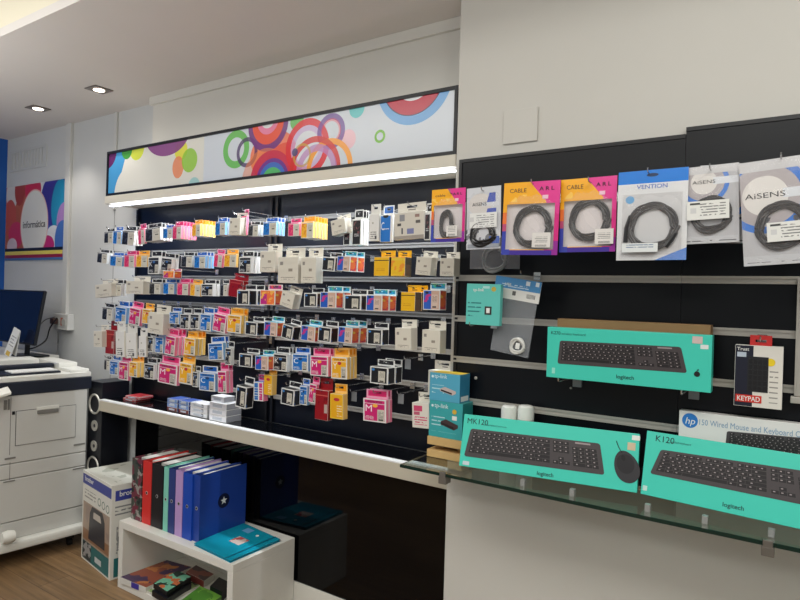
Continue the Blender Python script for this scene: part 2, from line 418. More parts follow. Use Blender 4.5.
hpside_t = paint('side_orange', Wh, [('rect', 0.0235, 0.045, 0.040, 0.082, (226,110,60)), ('noise', 0.0235, 0.045, 0.04, 0.082, 30, 0.5, (200,60,80)), ('noise', 0.0235, 0.07, 0.04, 0.03, 40, 0.5, (235,190,80))], 0.4, 'yz')
KINDS = {}
def kind(key, desc, depth, front, side, top, tabcol, letter=None, lcol=None, tab_h=0.034, tabw=0.076, stepback=True):
    KINDS[key] = dict(desc=desc, d=depth, mats=body_mats(front, side, top), tab=tabcol, letter=letter, lcol=lcol, tab_h=tab_h, tabw=tabw)
def tabmat(name, col, strip=None, base=Wh):
    return paint(name, base, [('rect', 0, 0.109, 0.064, 0.022, col)] + ([('noise', 0, 0.109, 0.064, 0.022, 26, 0.52, strip)] if strip else []), 0.4)
BLU, MAG, YEL = (30,112,196), (206,32,112), (240,176,32)
kind('K', 'black-and-white flat ink carton', 0.019, flat_front('front_black', Kb, (60,110,170)), plain('side_white', Wh), plain('top_black', (30,30,34)), tabmat('tab_black', Kb), 'K', (230,230,230))
kind('C', 'blue flat ink carton', 0.019, flat_front('front_blue', BLU, (30,60,110)), plain('side_blue', (130,180,225)), plain('top_blue', BLU), tabmat('tab_blue', (26,96,180)), 'C', (235,240,245))
kind('M', 'magenta flat ink carton', 0.019, flat_front('front_magenta', MAG, (250,180,60)), plain('side_pink', (238,130,160)), plain('top_magenta', (226,100,150)), tabmat('tab_magenta', (214,40,110), base=(235,170,195)), 'M', (245,235,240))
kind('Y', 'yellow flat ink carton', 0.019, flat_front('front_yellow', YEL, (190,50,60)), plain('side_yellow', (246,200,110)), plain('top_yellow', (246,200,80)), tabmat('tab_yellow', (238,160,20), base=(245,200,120)), 'Y', (250,240,220))
kind('k', 'black half-label ink carton', 0.016, half_front('half_black', Kb, (70,75,85)), plain('side_white', Wh), plain('top_black', (30,30,34)), tabmat('tab_black', Kb))
kind('c', 'blue half-label ink carton', 0.016, half_front('half_blue', (30,120,205), (20,80,150)), plain('side_blue', (130,180,225)), plain('top_blue', BLU), tabmat('tab_blue', (26,96,180)))
kind('m', 'pink half-label ink carton', 0.016, half_front('half_pink', (216,40,105), (235,100,120)), plain('side_pink', (238,130,160)), plain('top_magenta', (226,100,150)), tabmat('tab_magenta', (214,40,110), base=(235,170,195)))
kind('y', 'yellow half-label ink carton', 0.016, half_front('half_yellow', (240,180,40), (225,130,30)), plain('side_yellow', (246,200,110)), plain('top_yellow', (246,200,80)), tabmat('tab_yellow', (238,160,20), base=(245,200,120)))
box_k = paint('front_box_black', Wh, [('rect', 0, 0.045, 0.069, 0.079, Kb), ('noise', -0.02, 0.03, 0.03, 0.05, 60, 0.6, (60,45,35)), ('ell', -0.026, 0.074, 0.007, 0.006, (60,130,200)), ('rect', 0.012, 0.040, 0.03, 0.058, Cr), ('lines', 0.012, 0.05, 0.022, 0.03, 0.006, 0.4, (120,110,100)), ('rect', 0.012, 0.016, 0.018, 0.007, (60,56,52))], 0.4)
box_t = paint('front_box_colour', Wh, [('rect', 0, 0.045, 0.073, 0.083, (206,170,150)), ('rect', -0.019, 0.045, 0.035, 0.083, (36,92,190)), ('noise', -0.019, 0.06, 0.035, 0.05, 34, 0.52, (190,50,130)), ('ell', -0.022, 0.078, 0.008, 0.006, (40,40,60)), ('rect', 0.014, 0.040, 0.03, 0.06, (214,190,175)), ('lines', 0.014, 0.05, 0.022, 0.03, 0.006, 0.4, (140,110,100)), ('rect', 0.014, 0.014, 0.018, 0.007, (70,60,60))], 0.4)
box_o = paint('front_box_sunset', Wh, [('rect', 0, 0.045, 0.073, 0.083, (240,120,60)), ('rect', -0.02, 0.035, 0.033, 0.06, (190,40,130)), ('noise', 0, 0.045, 0.073, 0.083, 30, 0.55, (245,180,80))], 0.4)
kind('HK', 'deep black ink box', 0.047, box_k, hpside_k, paint('top_box_black', Wh, [('rect', 0, 0.0235, 0.072, 0.04, (34,34,38))], 0.4, 'xy'), tabmat('tab_black', Kb))
kind('HT', 'teal-topped multicolour ink box', 0.047, box_t, hpside_t, paint('top_box_teal', Wh, [('rect', 0, 0.0235, 0.074, 0.042, (70,180,210))], 0.4, 'xy'), tabmat('tab_teal', (36,136,168), (76,176,112)))
kind('HO', 'orange and purple ink box', 0.047, box_o, hpside_t, plain('top_orange', (235,130,80)), tabmat('tab_purple', (150,50,140), (220,60,70)))
cream_f = paint('front_cream', (216,210,196), [('rect', -0.026, 0.068, 0.012, 0.012, (140,134,128)), ('rect', 0.010, 0.045, 0.016, 0.010, (150,140,128)), ('lines', 0, 0.016, 0.056, 0.016, 0.006, 0.4, (150,140,130))], 0.5)
kind('W', 'plain cream ink box', 0.045, cream_f, plain('side_cream', (212,206,194)), plain('top_cream', (222,218,206)), paint('tab_cream', (218,212,200), [('rect', 0, 0.101, 0.02, 0.004, (120,112,104))], 0.5))
cream_p = paint('front_cream_pink', (222,216,206), [('rect', -0.012, 0.070, 0.04, 0.02, (205,70,110)), ('rect', -0.018, 0.052, 0.028, 0.012, (190,90,115)), ('lines', 0, 0.028, 0.06, 0.034, 0.009, 0.5, (205,80,115))], 0.5)
kind('WP', 'pink-printed cream ink box', 0.045, cream_p, plain('side_cream', (212,206,194)), plain('top_cream', (222,218,206)), paint('tab_cream', (218,212,200), [('rect', 0, 0.101, 0.02, 0.004, (120,112,104))], 0.5))
white_f = paint('front_white_tall', (228,226,222), [('lines', -0.004, 0.020, 0.05, 0.024, 0.007, 0.45, (120,116,112)), ('rect', 0.016, 0.012, 0.014, 0.012, (70,70,72)), ('rect', -0.01, 0.06, 0.01, 0.006, (170,165,150))], 0.5)
kind('P', 'tall white paper ink pack', 0.010, white_f, plain('side_cream', (212,206,194)), plain('top_cream', (222,218,206)), paint('tab_paper', (226,224,218), [('rect', 0, 0.112, 0.03, 0.005, (150,144,130))], 0.5))
big_f = paint('front_big_cream', (212,206,194), [('rect', -0.018, 0.072, 0.014, 0.022, (140,140,145)), ('rect', 0.022, 0.076, 0.012, 0.01, (150,120,110)), ('rect', 0.024, 0.056, 0.012, 0.01, (90,85,80)), ('rect', -0.026, 0.050, 0.01, 0.009, (60,60,64)), ('rect', 0.004, 0.026, 0.018, 0.018, (120,125,170)), ('rect', -0.018, 0.028, 0.004, 0.02, (70,70,80)), ('rect', 0, 0.006, 0.08, 0.012, (160,152,142))], 0.45)
kind('B', 'large cream ink pack', 0.022, big_f, plain('side_cream', (212,206,194)), plain('top_cream', (222,218,206)), paint('tab_cream', (218,212,200), [('rect', 0, 0.101, 0.02, 0.004, (120,112,104))], 0.5))
tall_k = paint('front_tall_black', Wh, [('rect', 0, 0.044, 0.066, 0.082, Kb), ('noise', 0, 0.06, 0.05, 0.05, 60, 0.56, (120,70,75)), ('lines', 0, 0.036, 0.04, 0.012, 0.006, 0.5, (190,190,190))], 0.4)
kind('TK', 'tall narrow black ink carton', 0.015, tall_k, plain('side_white', Wh), plain('top_white', Wh), tabmat('tab_black', Kb))
tall_c = paint('front_tall_blue', Wh, [('rect', 0, 0.044, 0.070, 0.086, (24,116,204)), ('ell', 0, 0.086, 0.02, 0.006, Kb), ('lines', 0, 0.045, 0.05, 0.006, 0.006, 0.5, Wh)], 0.4)
kind('TC', 'tall narrow blue ink carton', 0.02, tall_c, plain('side_white', Wh), plain('top_white', Wh), tabmat('tab_blue', (26,96,180)), 'C', (235,240,245))
kod = paint('front_kodak', (236,182,10), [('rect', 0, 0.074, 0.08, 0.004, (50,42,20)), ('lines', -0.005, 0.03, 0.045, 0.02, 0.008, 0.35, (205,140,10))], 0.4)
kind('YB', 'black-striped yellow ink box', 0.045, kod, paint('side_kodak', (60,48,20), [('rect', 0.02, 0.03, 0.03, 0.05, (90,60,30))], 0.4, 'yz'), plain('top_kodak', (240,190,20)), paint('tab_kodak', (232,176,10), [('rect', 0, 0.101, 0.03, 0.004, (80,60,10))], 0.4))
kind('YO', 'orange-pictured yellow ink box', 0.045, paint('front_kodak_b', (238,190,30), [('noise', 0, 0.045, 0.08, 0.09, 24, 0.52, (236,150,40)), ('rect', 0, 0.08, 0.08, 0.012, (235,200,60))], 0.4), paint('side_kodak', (60,48,20), [], 0.4), plain('top_kodak', (240,190,20)), paint('tab_kodak', (232,176,10), [('rect', 0, 0.101, 0.03, 0.004, (80,60,10))], 0.4))
red_f = paint('front_red', (150,22,28), [('rect', 0, 0.074, 0.076, 0.003, (200,90,80)), ('rect', 0.026, 0.035, 0.018, 0.026, (190,170,160)), ('noise', 0, 0.045, 0.08, 0.09, 40, 0.62, (110,12,18))], 0.3)
kind('R', 'dark red ink pack', 0.03, red_f, plain('side_red', (140,24,28), 0.3), plain('top_red', (170,40,40), 0.3), paint('tab_red', (150,24,30), [('rect', 0, 0.109, 0.05, 0.006, (90,10,14))], 0.35))
yt = paint('front_yellow_tall', (236,190,40), [('rect', 0, 0.045, 0.066, 0.08, (232,170,24)), ('ell', 0, 0.07, 0.018, 0.006, (190,50,60)), ('lines', 0.016, 0.03, 0.03, 0.04, 0.009, 0.4, (245,230,190))], 0.4)
kind('YT', 'tall yellow ink carton', 0.03, yt, plain('side_yellow', (246,200,110)), plain('top_yellow', (246,200,80)), tabmat('tab_yellow', (238,160,20), base=(245,200,120)))
cp = paint('front_blue_pink', Wh, [('rect', -0.018, 0.045, 0.03, 0.08, (40,110,190)), ('rect', 0.02, 0.045, 0.026, 0.08, (206,50,120)), ('lines', 0, 0.04, 0.07, 0.05, 0.012, 0.3, Wh)], 0.4)
kind('CP', 'blue-pink striped ink carton', 0.03, cp, plain('side_pink', (238,130,160)), plain('top_blue', BLU), tabmat('tab_magenta', (214,40,110), base=(235,170,195)))

PROTO = {}
def proto(key):
    """parts of one pack, built once: carton and hang tab (slot cut through), plus its printed letter"""
    if key in PROTO: return PROTO[key]
    k = KINDS[key]; d = k['d']; parts = []
    w = PW/2
    q = MB(); q.box(-w, w, 0, d, 0, PH, 0, front=1, right=2, left=2, top=3)
    parts.append(q.build('carton', k['mats'], bevel=0.0008, seg=1))
    th = k['tab_h']; tw = k['tabw']/2; z0 = PH-0.004
    q = MB(); q.plate_hole(-tw, tw, z0, PH+th, -0.014, 0.014, PH+th*0.5, PH+th*0.5+0.008, d+0.0002, d+0.0012)
    parts.append(q.build('hang_tab', k['tab']))
    if k['letter']:
        parts.append(text('letter', k['letter'], None, plain('letter_%s' % key, k['lcol']), -0.020, 0.040, h=0.026, w=0.022, bold=0.0, y=-0.0004, ext=0.0001))
    for o in parts: COL.objects.unlink(o)
    PROTO[key] = parts
    return parts

YF = 1.95
ORD = ['', 'first', 'second', 'third', 'fourth', 'fifth', 'sixth', 'seventh', 'eighth', 'ninth', 'tenth', 'eleventh', 'twelfth', 'thirteenth']
ROWNAME = ['', 'top row', 'second row', 'third row', 'fourth row', 'fifth row', 'sixth row', 'lowest row']
# (kind, left, right, top, bottom of the front in the photo's survey, how many on the hook, tilt in degrees)
ROWS = {
1: [('k',104,112.5,232,243,1,0),('c',113,121,231,244,1,3),('k',122,134,231,245,3,4),('m',138,144,229,244,1,-6),('k',145,160,228,241,4,-3),('c',163,172,228,238,1,0),('m',172.5,181,226,239,5,0),
    ('y',192,200,224,236,5,0),('c',215,225,222,235,3,0),('W',229,240,218,235,1,2),('m',241.5,246,216,235,1,0),('k',248,258,225,236,2,2),('c',263,276,222,235,3,0),
    ('m',288,299,223,236,1,0),('y',301,313,222,238,5,0),('W',331,345,219,234,1,-10),('TK',343.5,350,228,245,1,0),('TK',352,361,219,245,3,0),('P',369,379,214,241,1,0),('TC',380,391,215,242,1,0),('B',394,424,212,239,1,-2),('TK',424.5,430,213,240,1,0)],
2: [('k',97,107,253,263,2,5),('c',110,122,256,266,2,3),('m',124,134,255,267,2,0),('y',136,147,255,267,1,0),('K',148,159,257,274,2,0),('K',161,172,258,271,2,5),('k',181,192,256,267,2,2),('HO',163,174,271,278,1,0),
    ('c',194,205,256,268,3,0),('m',214,222,254,267,1,6),('y',224,236,254,267,1,2),('K',239,251,257,273,3,0),('W',260,275,251,272,1,0),('W',278,298,257,283,1,0),('W',301,316,257,283,1,0),
    ('HK',322,335,257,271,1,4),('HT',337,350,256,271,2,3),('YB',374,389,257,276,1,0),('YO',391,405,257,276,1,0),('W',416,431,257,275,1,4),('W',440,454,258,276,1,0)],
3: [('W',95,111,284,297,1,-5),('k',112,121,284,296,2,0),('W',126,143,281,294,1,0),('k',149,160,283,294,2,0),('c',163,174,283,294,2,0),('m',177,188,283,295,2,0),('y',190,200,284,296,1,2),('K',201,213,284,296,2,0),('k',220,227,284,296,1,0),('R',229,243,280,297,1,6),
    ('HK',237,249,290,305,2,0),('HO',260,275,290,305,1,0),('W',281,294,292,307,1,14),('HK',304,317,293,307,1,0),('HT',320,336,292,308,2,0),('HK',344,361,295,310,2,0),('HT',366,382,295,311,2,0),('YB',401,415,292,311,2,0),('HT',423,440,290,310,1,0)],
4: [('k',102,112,308,320,2,3),('C',115,126,307,323,2,3),('M',129,140,308,325,1,6),('Y',142,151,309,324,1,3),('W',148,163,313,334,1,3),('C',169,179,312,324,1,0),('K',180,189,314,329,1,0),('K',190,199,314,329,1,0),
    ('C',200,211,314,331,2,2),('M',213,226,314,332,1,7),('Y',227,241,315,333,2,2),('HK',245,257,322,335,2,2),('HT',264,277,322,336,1,2),('HK',282,293,325,339,1,10),('HT',301,315,326,341,1,4),('HK',318,331,327,342,1,3),('HT',338,352,327,343,2,2),('HK',367,382,329,345,1,0),('W',395,411,328,350,1,-2),('W',422,440,330,353,1,0)],
5: [('W',93.5,101.5,331,347,1,-3),('R',105.5,114,330,354,1,0),('P',115.5,124,331,357,1,-4),('P',126,136,333,358,1,-4),('P',138.5,146,336,357,1,-3),('K',147,153,337,352,1,0),('C',155,163,337,353,1,0),('M',165,175,336,355,3,5),('Y',184,195,338,355,3,2),('C',208,223,343,360,2,-6),('K',225,231,348,365,1,0),
    ('HK',239,252,354,367,1,0),('HT',255,268,356,370,1,-2),('K',273,287,354,371,2,0),('C',292,308,354,371,1,-2),('M',310,328,356,376,2,-2),('Y',331,347,357,379,3,-2),('HK',370,388,367,384,2,0)],
6: [('k',104,109,360,370,1,0),('C',109.5,118,361,375,1,0),('M',118.5,128,362,380,1,0),('Y',129,137,362,377,2,0),('K',144,154,364,379,2,0),('M',158,177,364,384,1,2),('Y',179,192,363,384,1,2),
    ('K',192.5,197.5,372,387,1,0),('C',199,215,373,391,1,-2),('M',217.5,226,371,393,2,-4),('HK',236,246,386,408,1,4),('CP',253.5,263,382,401,1,-3),('YT',264,272,375,395,1,0),('HK',281,294,389,405,1,3),('C',299.5,307,386,405,1,0),('M',309,316,384,403,1,4)],
7: [('R',315,328,390,420,1,0),('YT',330,343,394,419,1,-2),('M',363,386,399,422,2,-2),('WP',412,429,403,428,1,-3)],
}
hookproto = None
def hook(x, z, yb, ytip, label, group):
    """chrome peg: slat clip, straight arm and turned-up tip"""
    t = thing('display_hook', label, 'hook', (x, yb-0.006, z), group=group)
    Lh = yb-0.006-ytip
    q = MB(); q.tube([(0, -0.001, 0), (0, -Lh+0.008, 0), (0, -Lh+0.002, 0.004), (0, -Lh, 0.012)], 0.0019, 6); q.build('arm', M_chrome, t, smooth=True)
    q = MB(); q.box(-0.012, 0.012, -0.003, 0, -0.014, 0.014); q.build('slat_clip', M_chrome, t)
    return t
npk = 0
for r, items in ROWS.items():
    items = sorted(items, key=lambda i: i[1])
    total = {}; seen = {}
    for it in items: total[it[0]] = total.get(it[0], 0)+1
    for key, xl, xr, yt_, yb_, n, tilt in items:
        k = KINDS[key]; seen[key] = seen.get(key, 0)+1
        um = (xl+xr)/2
        yf = YF - (0.03 if key in ('HK','HT','HO','W','WP','YB','YO') else 0) - (0.012 if (seen[key] % 2 and key == 'P') else 0)
        if r == 7: yf -= 0.0
        pl, pr = onY(xl, (yt_+yb_)/2, yf), onY(xr, (yt_+yb_)/2, yf)
        zt, zb = onY(um, yt_, yf).z, onY(um, yb_, yf).z
        w, h = pr.x-pl.x, zt-zb
        tall = 1.0 if key not in ('TK','TC','P','B') else 0.75
        sc = (w/PW, 1.0, h/PH)
        step = k['d']+0.004
        n = min(n, int((YB-0.02-yf)/step))
        if total[key] == 1: who = 'the only one of its kind'
        else: who = '%s of its kind from left' % ORD[seen[key]]
        hz = zb + (PH+k['tab_h']*0.5+0.006)*sc[2]
        xc = (pl.x+pr.x)/2
        for j in range(n):
            pos = ' single pack' if n == 1 else (' front pack' if j == 0 else ' %s pack back' % ORD[j+1])
            lab = '%s, %s, %s,%s' % (k['desc'], who, ROWNAME[r], pos)
            t = thing('ink_cartridge_pack', lab, 'ink pack', (xc, yf+j*step, zb), (0, math.radians(tilt + (random.uniform(-1.5,1.5) if j else 0)), 0), group='ink packs hanging in the %s' % ROWNAME[r])
            if tilt:   # keep the slot on the hook while the pack swings
                dz = hz-zb; a = math.radians(tilt); t.location.x -= math.sin(a)*dz*0.5
            t.scale = sc
            pp = proto(key); ca = copy_part(pp[0], t); copy_part(pp[1], t)
            if j == 0 and len(pp) > 2: copy_part(pp[2], ca)
            npk += 1
        hook(xc, hz+0.001, YB, yf-0.012, 'chrome hook holding the %s, %s, %s' % (k['desc'], who.replace(' of its kind', ''), ROWNAME[r]), 'hooks of the ink wall')
# empty hooks with clear price holders
for (u, v, lab) in [(404,359,'empty chrome hook with clear price holder under the cream ink boxes'),(397,394,'empty chrome hook with clear price holder right of the lone magenta stack'),
                    (350,392,'empty chrome hook with clear price holder right of the tall yellow carton'),(322,381,'empty chrome hook with clear price holder above the dark red lowest pack'),
                    (258,372,'empty chrome hook with clear price holder above the striped slim carton')]:
    p = onY(u, v, 2.0)
    t = hook(p.x, p.z, YB, 2.0, lab, 'hooks of the ink wall')
    q = MB(); q.box(-0.013, 0.013, -(YB-0.006-2.03)-0.002, -(YB-0.006-2.03), -0.042, -0.003); q.build('price_holder', M_clip, t)
for (u, v, lab) in [(437,372,'short chrome hook carrying the cream pack behind the small network switch box')]:
    p = onY(u, v, 2.02)

# cream hanging pack behind the network switch boxes
def loose_pack(key, xl, xr, y0, y1, Y, lab):
    pl, pr = onY(xl, (y0+y1)/2, Y), onY(xr, (y0+y1)/2, Y); zt, zb = onY((xl+xr)/2, y0, Y).z, onY((xl+xr)/2, y1, Y).z
    t = thing('ink_cartridge_pack', lab, 'ink pack', ((pl.x+pr.x)/2, Y, zb), group='ink packs hanging beside the column'); t.scale = ((pr.x-pl.x)/PW, 1, (zt-zb)/PH)
    for src in proto(key): copy_part(src, t)
    hook((pl.x+pr.x)/2, zb+(PH+0.023)*(zt-zb)/PH+0.001, YB, Y-0.012, 'chrome hook holding the ' + lab, 'hooks of the ink wall')
loose_pack('W', 428, 450, 371, 396, 2.03, 'cream ink box hidden behind the small blue switch box')

# ================================================================== SMALL BOXES ON THE BLACK SHELF TOP
def shelf_box(u0, u1, vb, Y, hh, dd, z, front, side, top, label, group, yaw=0.0):
    a = onY(u0, vb, Y); c = onY(u1, vb, Y); w = c.x-a.x
    t = thing('small_carton', label, 'box', ((a.x+c.x)/2, Y, z), (0,0,yaw), group)
    q = MB(); q.box(-w/2, w/2, 0, dd, 0, hh-0.0005, 0, front=1, right=2, left=2, top=3)
    q.build('carton', [M_cardw, front, side, top], t, bevel=0.001, seg=1)
    q = MB(); q.box(-w/2*0.6, w/2*0.5, -0.0006, -0.0001, hh*0.25, hh*0.7); q.build('front_label', mat('label_tint', (190,196,206), 0.5), t)
    return t
redm = paint('red_box_print', (176,40,48), [('rect', 0, 0.01, 0.2, 0.003, (220,190,190))], 0.3)
g = 'small cartons on the black shelf top'
for i, z in enumerate((0, 0.017)):
    shelf_box(123+i*3, 135+i*3, 403, 2.11, 0.016, 0.10, ZS+z, redm, redm, plain('red_box_top', (196,60,66), 0.3), ['lower flat red box at left end of the black shelf', 'upper flat red box at left end of the black shelf'][i], g, 0.08*i)
bluef = paint('blue_box_print', (120,150,205), [('rect', 0, 0.014, 0.04, 0.008, (225,228,235))], 0.35)
brn = paint('brown_box_print', (110,45,40), [('rect', 0, 0.012, 0.02, 0.008, (200,180,170))], 0.35)
for s, (u0, u1) in enumerate(((167,177),(178.5,188.5))):
    nm = ['left', 'right'][s]
    for i, z in enumerate((0, 0.023, 0.046)):
        shelf_box(u0, u1, 409+s*3, 2.085, 0.022, 0.09, ZS+z, [brn, bluef, bluef][i], plain('navy_box_side', (40,60,130)), plain('blue_box_top', (70,100,180)), '%s small %s box in the %s of two short stacks on the black shelf' % (['bottom','middle','top'][i], ['brown','blue','blue'][i], nm), g)
wf = paint('white_box_print', (226,226,228), [('rect', 0.03, 0.012, 0.016, 0.016, (40,40,44))], 0.35)
for i, z in enumerate((0, 0.024, 0.048)):
    shelf_box(190, 207, 416, 2.08, 0.023, 0.08, ZS+z, wf, plain('white_box_side', (190,190,194)), plain('white_box_top', (235,235,238)), '%s white box of the stack between blue boxes and larger white stack' % ['bottom','middle','top'][i], g)
wg = paint('white_stack_print', (232,232,236), [('lines', 0, 0.02, 0.07, 0.012, 0.006, 0.3, (190,190,196))], 0.35)
for i, z in enumerate((0, 0.032, 0.064)):
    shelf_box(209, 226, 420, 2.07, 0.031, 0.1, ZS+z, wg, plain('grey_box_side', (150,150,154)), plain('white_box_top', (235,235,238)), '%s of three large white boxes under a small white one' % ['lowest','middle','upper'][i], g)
shelf_box(211, 224, 402, 2.085, 0.028, 0.07, ZS+0.096, wg, plain('grey_box_side', (150,150,154)), plain('white_box_top', (235,235,238)), 'small white box on top of the larger white stack', g)

# ================================================================== GLASS SHELF
ZG = 0.972; GX0, GX1, GY0 = -1.143, 0.75, 1.75
gl = thing('glass_shelf', 'long green-edged glass shelf carrying the keyboard boxes', 'shelf', (GX0, GY0, ZG))
q = MB(); q.box(0, GX1-GX0, 0.004, 0.245, -0.010, 0); q.build('glass_pane', M_glass, gl)
q = MB(); q.box(0, GX1-GX0, 0.0, 0.0038, -0.010, 0); q.build('front_edge', M_glassedge, gl)
def glx(u, v): return onY(u, v, GY0).x - GX0
for (u, v) in ((443, 475), (768, 541)):
    x = glx(u, v); q = MB()
    q.box(x-0.014, x+0.014, -0.006, 0.03, -0.034, -0.0105); q.box(x-0.011, x+0.011, -0.006, -0.0005, -0.012, 0.006)
    q.build('clamp', mat('steel_clamp', (120,116,110), 0.35, metal=0.5), gl, bevel=0.002)
for (u, v0) in ((522.5, 477), (572, 485), (647.5, 500), (705, 512), (771.5, 528)):
    x = onY(u, v0, 1.79).x - GX0
    q = MB(); q.box(x-0.007, x+0.007, 0.040, 0.056, 0.0002, 0.0200); q.build('stop_clip', mat('satin_clip', (170,170,168), 0.35, metal=0.4), gl)
bpy.context.view_layer.update()

# ================================================================== KEYBOARD BOXES
TEAL = (68,206,185)
def bil(qd, s, t):   # quad corners TL,TR,BR,BL in (x,z)
    tl, tr, brr, bl = qd
    x = (tl[0]*(1-s)+tr[0]*s)*(1-t) + (bl[0]*(1-s)+brr[0]*s)*t
    z = (tl[1]*(1-s)+tr[1]*s)*(1-t) + (bl[1]*(1-s)+brr[1]*s)*t
    return x, z
def keyboard_print(parent, qd, y=-0.0008, round_=True):
    body = mat('kb_print_body', (70,64,66), 0.4); key = mat('kb_print_key', (32,29,31), 0.4); leg = mat('kb_print_legend', (158,146,148), 0.5)
    q = MB()
    def quad(s0, s1, t0, t1, m, dy):
        pts = [bil(qd, s, t) for s, t in ((s0,t1),(s1,t1),(s1,t0),(s0,t0))]
        q.poly([(p[0], y-dy, p[1]) for p in pts], m)
    # rounded body outline
    out = []
    r = 0.02; ra = 0.08
    for cx_, cz_, a0 in ((1-r, ra, -PI/2), (1-r, 1-ra, 0), (r, 1-ra, PI/2), (r, ra, PI)):
        for i in range(5):
            a = a0 + i*PI/8; out.append(bil(qd, cx_+r*math.cos(a), cz_+ra*math.sin(a)))
    q.poly([(p[0], y, p[1]) for p in out], 0)
    rows = 6; top = 0.09; bot = 0.86
    for rr in range(rows):
        t0 = top + (bot-top)*rr/rows + (0.0 if rr else -0.01); t1 = t0 + (bot-top)/rows*0.86
        def keys(x0, x1, ws):
            tot = sum(abs(w) for w in ws); x = x0
            for w in ws:
                wd = (x1-x0)*abs(w)/tot
                if w > 0:
                    quad(x+0.0015, x+wd-0.0018, t0, t1, 1, 0.0001)
                    if w < 3: quad(x+wd*0.25, x+wd*0.25+min(0.011, wd*0.4), t0+(t1-t0)*0.25, t0+(t1-t0)*0.55, 2, 0.0002)
                x += wd
        main = [[1,-1,1,1,1,1,-.5,1,1,1,1,-.5,1,1,1,1],[1]*13+[2],[1.5]+[1]*12+[1.5],[1.75]+[1]*12+[1.25],[1.25]+[1]*11+[2.75],[1.25,1.25,1.25,6.2,1.25,1.25,1.25,1.25]][rr]
        keys(0.025, 0.635, main)
        nav = [[1,1,1],[1,1,1],[1,1,1],[-3],[-1,1,-1],[1,1,1]][rr]; keys(0.655, 0.775, nav)
        keys(0.795, 0.97, [[-1,-1,-1,-1],[1,1,1,1],[1,1,1,1],[1,1,1,1],[1,1,1,1],[2,1,1]][rr])
    quad(0.82, 0.93, 0.045, 0.10, 2, 0.0001)
    return q.build('printed_keyboard', [body, key, leg], parent)

def plane_frame(tl, tr, brp, blp):
    """root matrix of a tilted box face from four corners (bottom-left is the origin)"""
    X = (brp-blp); w = X.length; X = X.normalized()
    Zv = (tl-blp); Zv = (Zv - X*Zv.dot(X)); h = Zv.length; Zv = Zv.normalized()
    Yv = Zv.cross(X)
    M = Matrix((X, Yv, Zv)).transposed().to_4x4(); M.translation = blp
    return M, w, h
def face_xy(Minv, Mroot, u, v):
    """pixel ray onto the front face of a placed box, in its own x,z"""
    d = Minv.to_3x3() @ ray(u, v); o = Minv @ EYE
    t = -o.y/d.y; p = o + d*t
    return p.x, p.z
def tealbox(name, label, bl, w, h, tilt, depth, yaw=0.0, cat='box'):
    t = thing(name, label, cat, bl, (-tilt, 0, yaw))
    return t
def M_of(t): return Matrix.LocRotScale(t.location, t.rotation_euler, None)

def keyboard_box(label, bl, w, h, tilt, depth, pix, title, sub, kbquad, logo_uv, mouse=None, extras=(), yaw=0.0):
    t = thing('keyboard_box', label, 'keyboard box', bl, (-tilt, 0, yaw), group='teal keyboard boxes')
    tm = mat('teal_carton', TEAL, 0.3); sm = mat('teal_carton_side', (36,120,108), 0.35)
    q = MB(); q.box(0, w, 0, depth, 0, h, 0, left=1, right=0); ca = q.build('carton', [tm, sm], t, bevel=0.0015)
    Mi = M_of(t).inverted()
    f = lambda u, v: face_xy(Mi, None, u, v)
    kq = [f(*p) for p in kbquad]; keyboard_print(t, kq)
    dk = mat('print_dark_teal', (22,60,60), 0.5)
    (x, z) = f(*title[1]); text('model_lettering', title[0], ca, dk, x, z, h=title[2], align='LEFT', bold=0.0)
    (x, z) = f(*sub[1]); text('small_lettering', sub[0], ca, mat('print_mid_teal', (40,120,112), 0.5), x, z, w=sub[2], align='LEFT')
    (x, z) = f(*logo_uv[0]); text('maker_lettering', 'logitech', ca, dk, x, z, w=logo_uv[1], bold=0.01)
    for (u, v, ww, hh, col, nm) in extras:
        x, z = f(u, v); q = MB(); q.box(-ww/2, ww/2, -0.0008, -0.0001, -hh/2, hh/2); q.build(nm, mat('sticker_%d_%d_%d' % col, col, 0.5), t, loc=(x, 0, z))
    if mouse:
        mc = [f(*p) for p in mouse]
        cx = sum(p[0] for p in mc)/4; cz = sum(p[1] for p in mc)/4
        # egg outline from left/top/right/bottom points, tilted
        q = MB(); rx = 0.034; rz = 0.047; ang = math.radians(22); n = 28; pts = []
        def mp_(sx, sz): return (cx + sx*math.cos(ang)+sz*math.sin(-ang), -0.0010, cz + sx*math.sin(ang)+sz*math.cos(ang))
        q.poly([mp_(rx*math.cos(a)*(1-0.12*math.sin(a)), rz*math.sin(a)) for a in [2*PI*i/n for i in range(n)]], 0)
        q.poly([tuple(Vector(mp_(rx*0.72*math.cos(a), 0.008+rz*0.6*math.sin(a)))+Vector((0,-0.0001,0))) for a in [2*PI*i/n for i in range(n)]], 1)
        q.poly([tuple(Vector(mp_(0.006*math.cos(a), 0.026+0.009*math.sin(a)))+Vector((0,-0.0002,0))) for a in [2*PI*i/12 for i in range(12)]], 2)
        q.build('printed_mouse', [mat('mouse_print', (52,50,54), 0.35), mat('mouse_print_top', (34,32,36), 0.35), mat('mouse_wheel_print', (14,14,16), 0.4)], t)
        a = f(616.5, 441); b2 = f(622, 453)
        q = MB(); q.tube([(a[0], -0.0009, a[1]), ((a[0]+b2[0])/2-0.002, -0.0009, (a[1]+b2[1])/2), (b2[0], -0.0009, b2[1])], 0.0012, 6); q.build('printed_cable', mat('kb_print_key', (32,29,31), 0.4), t)
    return t
ZBX = 1.002      # the leaning boxes rest on the stop clips just above the glass
